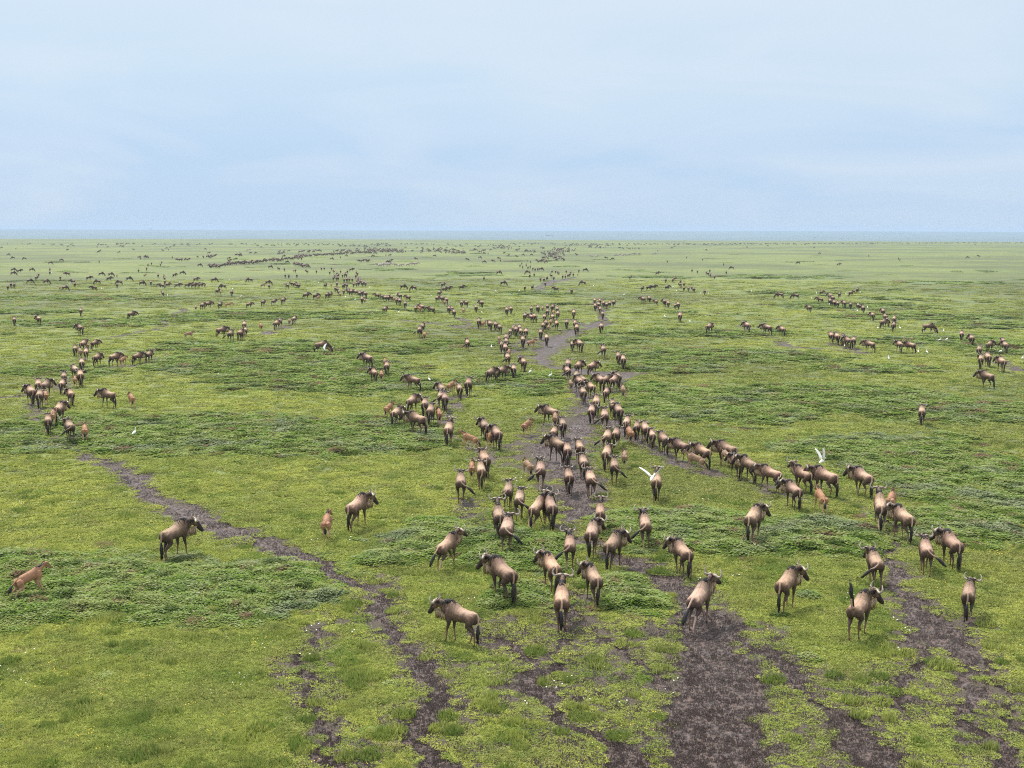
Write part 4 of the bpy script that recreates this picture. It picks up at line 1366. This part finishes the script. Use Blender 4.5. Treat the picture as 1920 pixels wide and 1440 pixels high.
EG = [
 (252,823,35,'white egret standing upright on herbs near two orange calves at left'),
 (805,718,-20,'white egret walking behind a striding dark wildebeest left of centre'),
 (994,704,40,'left egret of two standing below the ford at centre'),
 (1032,711,50,'right egret of two standing below the ford at centre'),
 (921.5,656,0,'white egret left of the stack of animals at centre'),
 (1666,677,-10,'white egret standing alone right of the close row at right'),
 (1738,666,-30,'white egret just right of a touching wildebeest pair'),
 (1721.5,665,0,'white egret between the legs of the right one of the touching pair'),
 (1762,643,60,'left egret of two side by side on a green tuft at right'),
 (1775,642,50,'right egret of two side by side on a green tuft at right'),
 (1876,664,70,'white egret between two knots near the right edge'),
 (1917,677,20,'white egret cut by the right edge of the picture'),
 (1646,619,0,'white egret at the feet of the tight knot at right'),
 (1687.5,619,-30,'white egret right of the tight knot at right'),
 (1769,625,0,'white egret right of the lone grazing wildebeest at upper right'),
 (1293.5,607,0,'white egret alone right of the broken row of nine'),
 (1246.5,598,-30,'white egret left of a lone wildebeest below the broken row'),
 (748,589,10,'white egret alone on grass below the bent file'),
 (1170,556,50,'white egret upright above the wedge-shaped bunch'),
 (903,590,-40,'white egret right of the scattered pairs left of centre'),
 (1113,539,0,'small egret right of a lone grazing wildebeest above centre'),
 (743,555,30,'small egret left of a grazing pair, upper centre left'),
 (776,546,0,'small egret beneath a dark grazing wildebeest, upper centre left'),
 (666,565,40,'small egret below the wave of animals left of centre'),
 (648,560,0,'small egret touching the wave of animals left of centre'),
 (693,542,20,'small egret right below the ball of animals'),
 (597,533,0,'small egret left of the wave of animals, on its own'),
 (430,527,80,'white egret low on the grass among the left grazers'),
 (463,507,0,'tiny egret below the far file, left of centre'),
 (452,559,30,'small egret alone below the left grazers'),
 (436,545,0,'small egret perched by a wildebeest facing away among the left grazers'),
 (337,532,0,'small egret above a grazer in the left distance'),
 (551,522,0,'tiny egret between three far wildebeest at left'),
 (191,544,0,'small egret on open grass in the far left herd'),
 (314,557,0,'small egret beside the nearest of the far left herd'),
 (97,513,0,'tiny egret at the hooves of a far left wildebeest'),
 (930,549,-40,'small egret alone on the pale grass left of the centre crowd'),
 (973.5,549,0,'small egret left of a tan wildebeest above the centre'),
 (999,545,0,'small egret at the heels of a wildebeest above the centre'),
 (809,558,-60,'small egret left of the pair above the scattered pairs'),
 (1522,563,0,'small egret between a grazing pair and the upper right string'),
 (1531,553,0,'small egret under the first of the upper right string'),
 (1586,555,0,'small egret among the top of the upper right string'),
 (1599,550,10,'small egret touching the upper right string at its right'),
 (1613,551,0,'small egret beside the wildebeest above the upper right string'),
 (1555,574,0,'small egret at the left foot of the upper right string'),
 (1626.5,580,0,'white egret behind the last of the upper right string'),
 (1607.5,587,0,'white egret below the last pair of the upper right string'),
 (1629,592,0,'white egret left of the tight knot at right'),
 (1409,549,0,'small egret alone on grass left of two grazing wildebeest'),
 (1328,553,0,'small egret right of the last wildebeest of the right-hand far row'),
 (1314,553,0,'small egret left of the last wildebeest of the right-hand far row'),
 (1268,548,0,'white egret below the right-hand far row'),
 (1262,541,60,'white egret within the right-hand far row'),
 (1584,654,20,'white egret at the legs of the close row of six'),
]
for (px, py, h, lab) in EG:
    egret(px, py, h, lab)

# ------------------------------------------------------------------ ground sheet
th_f = np.linspace(R(-29), R(29), 800)
th_b = np.linspace(R(29), R(331), 90)[1:-1]
TH = np.concatenate([th_f, th_b])
rs = [0.0]
rs += list(np.linspace(1.0, 22.5, 22))
r_ = 22.8
while r_ < 170:
    rs.append(r_); r_ *= 1.0048
while r_ < 1650:
    rs.append(r_); r_ *= 1.0085
while r_ < 3400:
    rs.append(r_); r_ *= 1.02
while r_ < 26000:
    rs.append(r_); r_ *= 1.05
RS = np.array(rs[1:])
nT, nR = len(TH), len(RS)
GX = (RS[:, None] * np.sin(TH)[None, :]).ravel()
GY = (RS[:, None] * np.cos(TH)[None, :]).ravel()
mud, tram, herb = maps(GX, GY)
rr2 = np.hypot(GX, GY)
GZ = gz(GX, GY)
hb = np.clip(fbm(GX * 0.9, GY * 0.9, 4) * .5 + .5, 0, 1)
GZ = GZ + herb * (0.03 + 0.08 * hb + 0.11 * fbm(GX * 1.8, GY * 1.8, 4, .65)) + 0.018 * fbm(GX * 4.0, GY * 4.0, 3) * (1 - smooth(90, 300, rr2))
GZ = GZ - mud * (0.07 + 0.05 * fbm(GX * 3.5, GY * 3.5, 3)) - .02 * tram * np.abs(fbm(GX * 6, GY * 6, 2))
verts = np.zeros((nT * nR + 1, 3))
verts[:-1, 0] = GX; verts[:-1, 1] = GY; verts[:-1, 2] = GZ
ii = np.arange(nR - 1)[:, None] * nT
jj = np.arange(nT)[None, :]
j2 = (jj + 1) % nT
quads = np.stack([ii + jj, ii + nT + jj, ii + nT + j2, ii + j2], -1).reshape(-1, 4)
me = bpy.data.meshes.new('ground')
nq = len(quads)
tri = np.stack([np.full(nT, nT * nR), np.arange(nT), (np.arange(nT) + 1) % nT], -1)
me.vertices.add(len(verts))
me.vertices.foreach_set('co', verts.ravel())
me.loops.add(nq * 4 + nT * 3)
me.loops.foreach_set('vertex_index', np.concatenate([quads.ravel(), tri.ravel()]).astype(np.int32))
me.polygons.add(nq + nT)
me.polygons.foreach_set('loop_start', np.concatenate([np.arange(nq) * 4, nq * 4 + np.arange(nT) * 3]).astype(np.int32))
me.polygons.foreach_set('use_smooth', np.ones(nq + nT, bool))
me.update(calc_edges=True)
me.validate()
for nm, arr in (('mud', mud), ('trample', tram), ('herb', herb)):
    a_ = me.attributes.new(nm, 'FLOAT', 'POINT')
    a_.data.foreach_set('value', np.append(arr, 0.0).astype(np.float32))
me.materials.append(GROUND)
go = bpy.data.objects.new('ground', me)
C.objects.link(go)
go['kind'] = 'structure'

# ------------------------------------------------------------------ grass, herbs, clods and flowers (stuff)
def patch(name, n, kind, material, seed):
    rd = np.random.default_rng(seed)
    V, F, S = [], [], []
    for k in range(n):
        rr = math.sqrt(rd.random()) * .62
        a = rd.random() * 2 * math.pi
        bx, by = rr * math.cos(a), rr * math.sin(a)
        b = len(V)
        if kind == 'grass':
            w = .035 + .03 * rd.random()
            h = .45 + .75 * rd.random() ** 2
            t = rd.random() * math.pi
            dx, dy = math.cos(t) * w, math.sin(t) * w
            lx, ly = rd.normal(0, .09), rd.normal(0, .09)
            V += [(bx - dx, by - dy, -.1), (bx + dx, by + dy, -.1), (bx + lx, by + ly, h)]
            F.append((b, b + 1, b + 2))
            s = rd.random()
            S += [s * .4, s * .4, s]
        elif kind == 'herb':
            top = (1 - (rr / .7) ** 2) * (.5 + .5 * rd.random())
            h = top * (.35 + .65 * rd.random() ** .5) + .05
            l = .09 + .09 * rd.random()
            t = rd.random() * 2 * math.pi
            tilt = rd.normal(.2, .55)
            d = np.array([math.cos(t) * math.cos(tilt), math.sin(t) * math.cos(tilt), math.sin(tilt) * .8]) * l
            w = np.array([-math.sin(t), math.cos(t), rd.normal(0, .4)]) * l * .36
            p = np.array([bx, by, h])
            V += [tuple(p - d * .5), tuple(p + w), tuple(p + d * .8), tuple(p - w)]
            F.append((b, b + 1, b + 2, b + 3))
            s = rd.random() * (0.45 + .55 * h)
            S += [s] * 4
        elif kind == 'clod':
            r = .02 + .035 * rd.random()
            z = rd.random() * .3
            q = [(1, 0), (.3, 1), (-.8, .6), (-.9, -.5), (.2, -1)]
            for (ux, uy) in q:
                V.append((bx + ux * r * rd.uniform(.7, 1.3), by + uy * r * rd.uniform(.7, 1.3), -.2))
            V.append((bx, by, .3 + r * 14 + z))
            for i in range(5):
                F.append((b + i, b + (i + 1) % 5, b + 5))
            S += [0] * 6
        else:
            r = .03
            V += [(bx - r, by - r, .5), (bx + r, by - r, .5), (bx + r, by + r, .6), (bx - r, by + r, .6)]
            F.append((b, b + 1, b + 2, b + 3))
            S += [0] * 4
    me = bpy.data.meshes.new(name)
    me.from_pydata(V, [], F)
    a_ = me.attributes.new('shade', 'FLOAT', 'POINT')
    a_.data.foreach_set('value', S)
    me.materials.append(material)
    o = bpy.data.objects.new(name, me)
    return o
def scatter(name, label, cat, protos, X, Y, Z, sx, sz, tint, seed):
    rd = np.random.default_rng(seed)
    n = len(X)
    me = bpy.data.meshes.new(name)
    me.vertices.add(n)
    me.vertices.foreach_set('co', np.stack([X, Y, Z], 1).ravel())
    def fa(nm, tp, arr, f='value'):
        a_ = me.attributes.new(nm, tp, 'POINT')
        a_.data.foreach_set(f, arr)
    rot = np.zeros((n, 3)); rot[:, 2] = rd.random(n) * 6.283
    rot[:, 0] = rd.normal(0, .06, n); rot[:, 1] = rd.normal(0, .06, n)
    fa('rot', 'FLOAT_VECTOR', rot.ravel(), 'vector')
    fa('scl', 'FLOAT_VECTOR', np.stack([sx, sx, sz], 1).ravel(), 'vector')
    fa('tint', 'FLOAT', tint.astype(np.float32))
    fa('pick', 'INT', rd.integers(0, len(protos), n).astype(np.int32))
    o = bpy.data.objects.new(name, me)
    C.objects.link(o)
    col_ = bpy.data.collections.new(name + '_patches')
    for p_ in protos:
        col_.objects.link(p_)
    ng = bpy.data.node_groups.new(name, 'GeometryNodeTree')
    ng.interface.new_socket('Geometry', in_out='INPUT', socket_type='NodeSocketGeometry')
    ng.interface.new_socket('Geometry', in_out='OUTPUT', socket_type='NodeSocketGeometry')
    gi = ng.nodes.new('NodeGroupInput'); go_ = ng.nodes.new('NodeGroupOutput')
    ci = ng.nodes.new('GeometryNodeCollectionInfo')
    ci.inputs['Collection'].default_value = col_
    ci.inputs['Separate Children'].default_value = True
    ci.inputs['Reset Children'].default_value = True
    ip = ng.nodes.new('GeometryNodeInstanceOnPoints')
    ip.inputs['Pick Instance'].default_value = True
    def na(nm, tp):
        q_ = ng.nodes.new('GeometryNodeInputNamedAttribute')
        q_.data_type = tp
        q_.inputs['Name'].default_value = nm
        return q_.outputs['Attribute']
    ng.links.new(gi.outputs[0], ip.inputs['Points'])
    ng.links.new(ci.outputs[0], ip.inputs['Instance'])
    ng.links.new(na('pick', 'INT'), ip.inputs['Instance Index'])
    ng.links.new(na('rot', 'FLOAT_VECTOR'), ip.inputs['Rotation'])
    ng.links.new(na('scl', 'FLOAT_VECTOR'), ip.inputs['Scale'])
    ng.links.new(ip.outputs[0], go_.inputs[0])
    md = o.modifiers.new('scatter', 'NODES')
    md.node_group = ng
    o['label'] = label
    o['category'] = cat
    o['kind'] = 'stuff'
    return o
def spread(n, r0, r1, seed, half=27):
    """even cover as the land recedes: density falls with distance"""
    rd = np.random.default_rng(seed)
    th = rd.uniform(R(-half), R(half), n)
    r = 1 / rd.uniform(1 / r1, 1 / r0, n)
    x, y = r * np.sin(th), r * np.cos(th)
    a, b, c = maps(x, y)
    hb = np.clip(fbm(x * 0.9, y * 0.9, 4) * .5 + .5, 0, 1)
    z = gz(x, y) + c * (0.03 + .08 * hb + 0.11 * fbm(x * 1.8, y * 1.8, 4, .65)) - a * .07
    return x, y, z, r, a, b, c, rd
gp = [patch('blades', 150, 'grass', GRASS, i) for i in range(4)]
hp_ = [patch('leaves', 130, 'herb', HERB, 20 + i) for i in range(4)]
cp = [patch('clods', 16, 'clod', CLOD, 40 + i) for i in range(3)]
x, y, z, r, a, b, c, rd = spread(130000, 22.0, 300.0, 101)
nz = fbm(x * 2.2, y * 2.2, 3)
keep = (rd.random(len(x)) > a * 1.35) & (rd.random(len(x)) > b * .82) & (rd.random(len(x)) > c * .7) & (nz + rd.normal(0, .25, len(x)) > -.30)
clump = smooth(.1, .5, fbm(x * 1.1 + 9, y * 1.1, 3))
s = (.30 * (r / 26) ** .95 * rd.uniform(.7, 1.25, len(x)))
hgt = (.028 + .05 * clump) * rd.uniform(.7, 1.3, len(x)) * (1 - .5 * b)
tint = np.clip(fbm(x * .5 + 5, y * .5, 3) * .9 + .5 + rd.normal(0, .12, len(x)), 0, 1)
k = keep
scatter('grass', 'short bright green grass covering the plain', 'grass', gp, x[k], y[k], z[k], s[k], hgt[k], tint[k], 1)
x, y, z, r, a, b, c, rd = spread(9000, 22.0, 150.0, 707)
k = (a < .35) & (fbm(x * .9 + 71, y * .9, 3) + rd.normal(0, .12, len(x)) > .30)
s = .34 * (r / 26) ** .6 * rd.uniform(.6, 1.5, len(x))
scatter('grass_tufts', 'taller loose tufts standing out of the short grass', 'grass', gp, x[k], y[k], z[k], s[k], (.13 * rd.uniform(.6, 1.6, len(x)))[k], np.clip(rd.normal(.75, .25, k.sum()), 0, 1), 7)
x, y, z, r, a, b, c, rd = spread(160000, 22.0, 650.0, 202)
k = (c > .12) & (rd.random(len(x)) < c) & (a < .4)
s = (.42 * (r / 26) ** .9 * rd.uniform(.6, 1.2, len(x)))
hgt = (.07 + .26 * np.clip(fbm(x * 1.5, y * 1.5, 4) * 1.3 + .35, 0, 1)) * rd.uniform(.6, 1.25, len(x)) * (.35 + .65 * c)
tint = np.clip(.5 + 1.1 * fbm(x * 1.6, y * 1.6 + 3, 3) + rd.normal(0, .15, len(x)), 0, 1)
scatter('herbs', 'taller dark green herb belts with pale leaf tips', 'herbs', hp_, x[k], y[k], z[k] - .03, s[k], hgt[k], tint[k], 2)
x, y, z, r, a, b, c, rd = spread(30000, 22.0, 95.0, 303)
k = ((a + .55 * b) > rd.uniform(.35, 1.0, len(x)))
s = (.34 * (r / 26) ** .9 * rd.uniform(.7, 1.2, len(x)))
scatter('mud_clods', 'small trampled clods of dark mud along the tracks', 'mud', cp, x[k], y[k], z[k], s[k], .035 * rd.uniform(.5, 1.5, k.sum()), rd.random(k.sum()), 3)
fw = [patch('yellow', 3, 'flower', simple('yellow_petals', (.75, .52, .03), .7), 60 + i) for i in range(2)]
ww = [patch('white', 2, 'flower', simple('white_petals', (.75, .76, .70), .7), 70 + i) for i in range(2)]
x, y, z, r, a, b, c, rd = spread(3000, 22.0, 120.0, 404)
k = (a < .2) & (fbm(x * .35, y * .35, 2) + rd.normal(0, .15, len(x)) > .28)
scatter('yellow_flowers', 'tiny yellow flowers dotted in the grass', 'flowers', fw, x[k], y[k], z[k], (.32 * (r / 26) ** .6)[k], .09 * np.ones(k.sum()), rd.random(k.sum()), 4)
x, y, z, r, a, b, c, rd = spread(1500, 28.0, 240.0, 505)
k = (a < .2) & (fbm(x * .22 + 30, y * .22, 2) + rd.normal(0, .12, len(x)) > .36)
scatter('white_flowers', 'tiny white flowers dotted in the grass', 'flowers', ww, x[k], y[k], z[k], (.45 * (r / 26) ** .7)[k], .12 * np.ones(k.sum()), rd.random(k.sum()), 5)

# ------------------------------------------------------------------ a few flat-topped trees on the far flats
CROWN = simple('tree_crown', (.035, .055, .025), .9, .4, 1.5)
TRUNK = simple('tree_trunk', (.07, .055, .045), .9, .3, 3)
def tree(px, r, w, h, seed, label, n=1):
    rd = np.random.default_rng(seed)
    d = ray(px, 440)
    az = math.atan2(d.x, d.y)
    x, y = r * math.sin(az), r * math.cos(az)
    z = float(gz(np.array([x]), np.array([y]))[0])
    root = bpy.data.objects.new('acacia_tree', None)
    C.objects.link(root)
    root.location = (x, y, z)
    tb = MB()
    tb.loft([(0, 0, -.5), (.1, 0, h * .3), (.0, .1, h * .55)], [.35, .26, .18], seg=8)
    for i in range(5):
        a = i * 1.26 + rd.random()
        tb.loft([(0, .1, h * .5), (math.cos(a) * w * .2, math.sin(a) * w * .2, h * .68), (math.cos(a) * w * .38, math.sin(a) * w * .38, h * .82)], [.16, .10, .05], seg=6)
    link_child(bpy.data.objects.new('trunk', tb.mesh('trunk', TRUNK)), root)
    cb = MB()
    for i in range(420):
        a = rd.random() * 6.283
        rr = math.sqrt(rd.random()) * w * .5 * (1 + .15 * math.sin(3 * a + seed))
        zz = h * (.80 + .20 * rd.random() * (1 - (rr / w * 1.7) ** 2))
        p = np.array([rr * math.cos(a), rr * math.sin(a), zz])
        u = rd.normal(0, 1, 3); v = rd.normal(0, 1, 3)
        u *= w * .035 / np.linalg.norm(u); v *= w * .035 / np.linalg.norm(v)
        cb.add([p - u, p + v, p + u, p - v], [(0, 1, 2, 3)])
    link_child(bpy.data.objects.new('crown', cb.mesh('crown', CROWN)), root)
    root['label'] = label
    root['category'] = 'tree'
    root['group'] = 'trees on the hazy horizon flats'
tree(1016, 5000, 9, 6, 1, 'left of the three touching hazy trees above the centre')
tree(1028, 5020, 22, 9, 2, 'widest, middle one of three touching hazy trees above the centre')
tree(1037, 5000, 8, 5.5, 3, 'right of the three touching hazy trees above the centre')
tree(1529, 4500, 7, 8, 4, 'small hazy tree on its own at the right')
tree(1578, 4500, 10, 6, 5, 'left tree of the low hazy pair at the right')
tree(1591, 4550, 9, 6, 6, 'right tree of the low hazy pair at the right')
tree(283, 7700, 20, 12, 7, 'hazy tree breaking the skyline at upper left')
tree(137, 5000, 9, 6, 8, 'small hazy tree below the skyline at far left')
tree(170, 5200, 9, 6, 9, 'small hazy tree just right of another at far left')
tree(704, 5000, 5, 6, 10, 'thin hazy tree left of centre below the skyline')

# ------------------------------------------------------------------ haze
hm, t, out = mat('haze')
pv = t.nodes.new('ShaderNodeVolumePrincipled')
pv.inputs['Color'].default_value = (0.53, 0.66, 0.90, 1)
pv.inputs['Density'].default_value = HAZE = 0.00017
pv.inputs['Anisotropy'].default_value = 0.0
t.links.new(pv.outputs[0], out.inputs['Volume'])
hb_ = MB()
x0, x1, y0, y1, z0, z1 = -26500, 26500, -26500, 26500, -16.5, 36.0
hb_.add([(x0, y0, z0), (x1, y0, z0), (x1, y1, z0), (x0, y1, z0), (x0, y0, z1), (x1, y0, z1), (x1, y1, z1), (x0, y1, z1)],
        [(0, 3, 2, 1), (4, 5, 6, 7), (0, 1, 5, 4), (1, 2, 6, 5), (2, 3, 7, 6), (3, 0, 4, 7)])
ho = bpy.data.objects.new('haze', hb_.mesh('haze', hm, False))
C.objects.link(ho)
ho['kind'] = 'stuff'
ho['label'] = 'pale blue haze lying over the plain'
ho['category'] = 'haze'
print('adults', len(ADULT), 'calves', len(CALF), 'far', len(FR), 'ymin', min(q['y'] for q in ADULT))
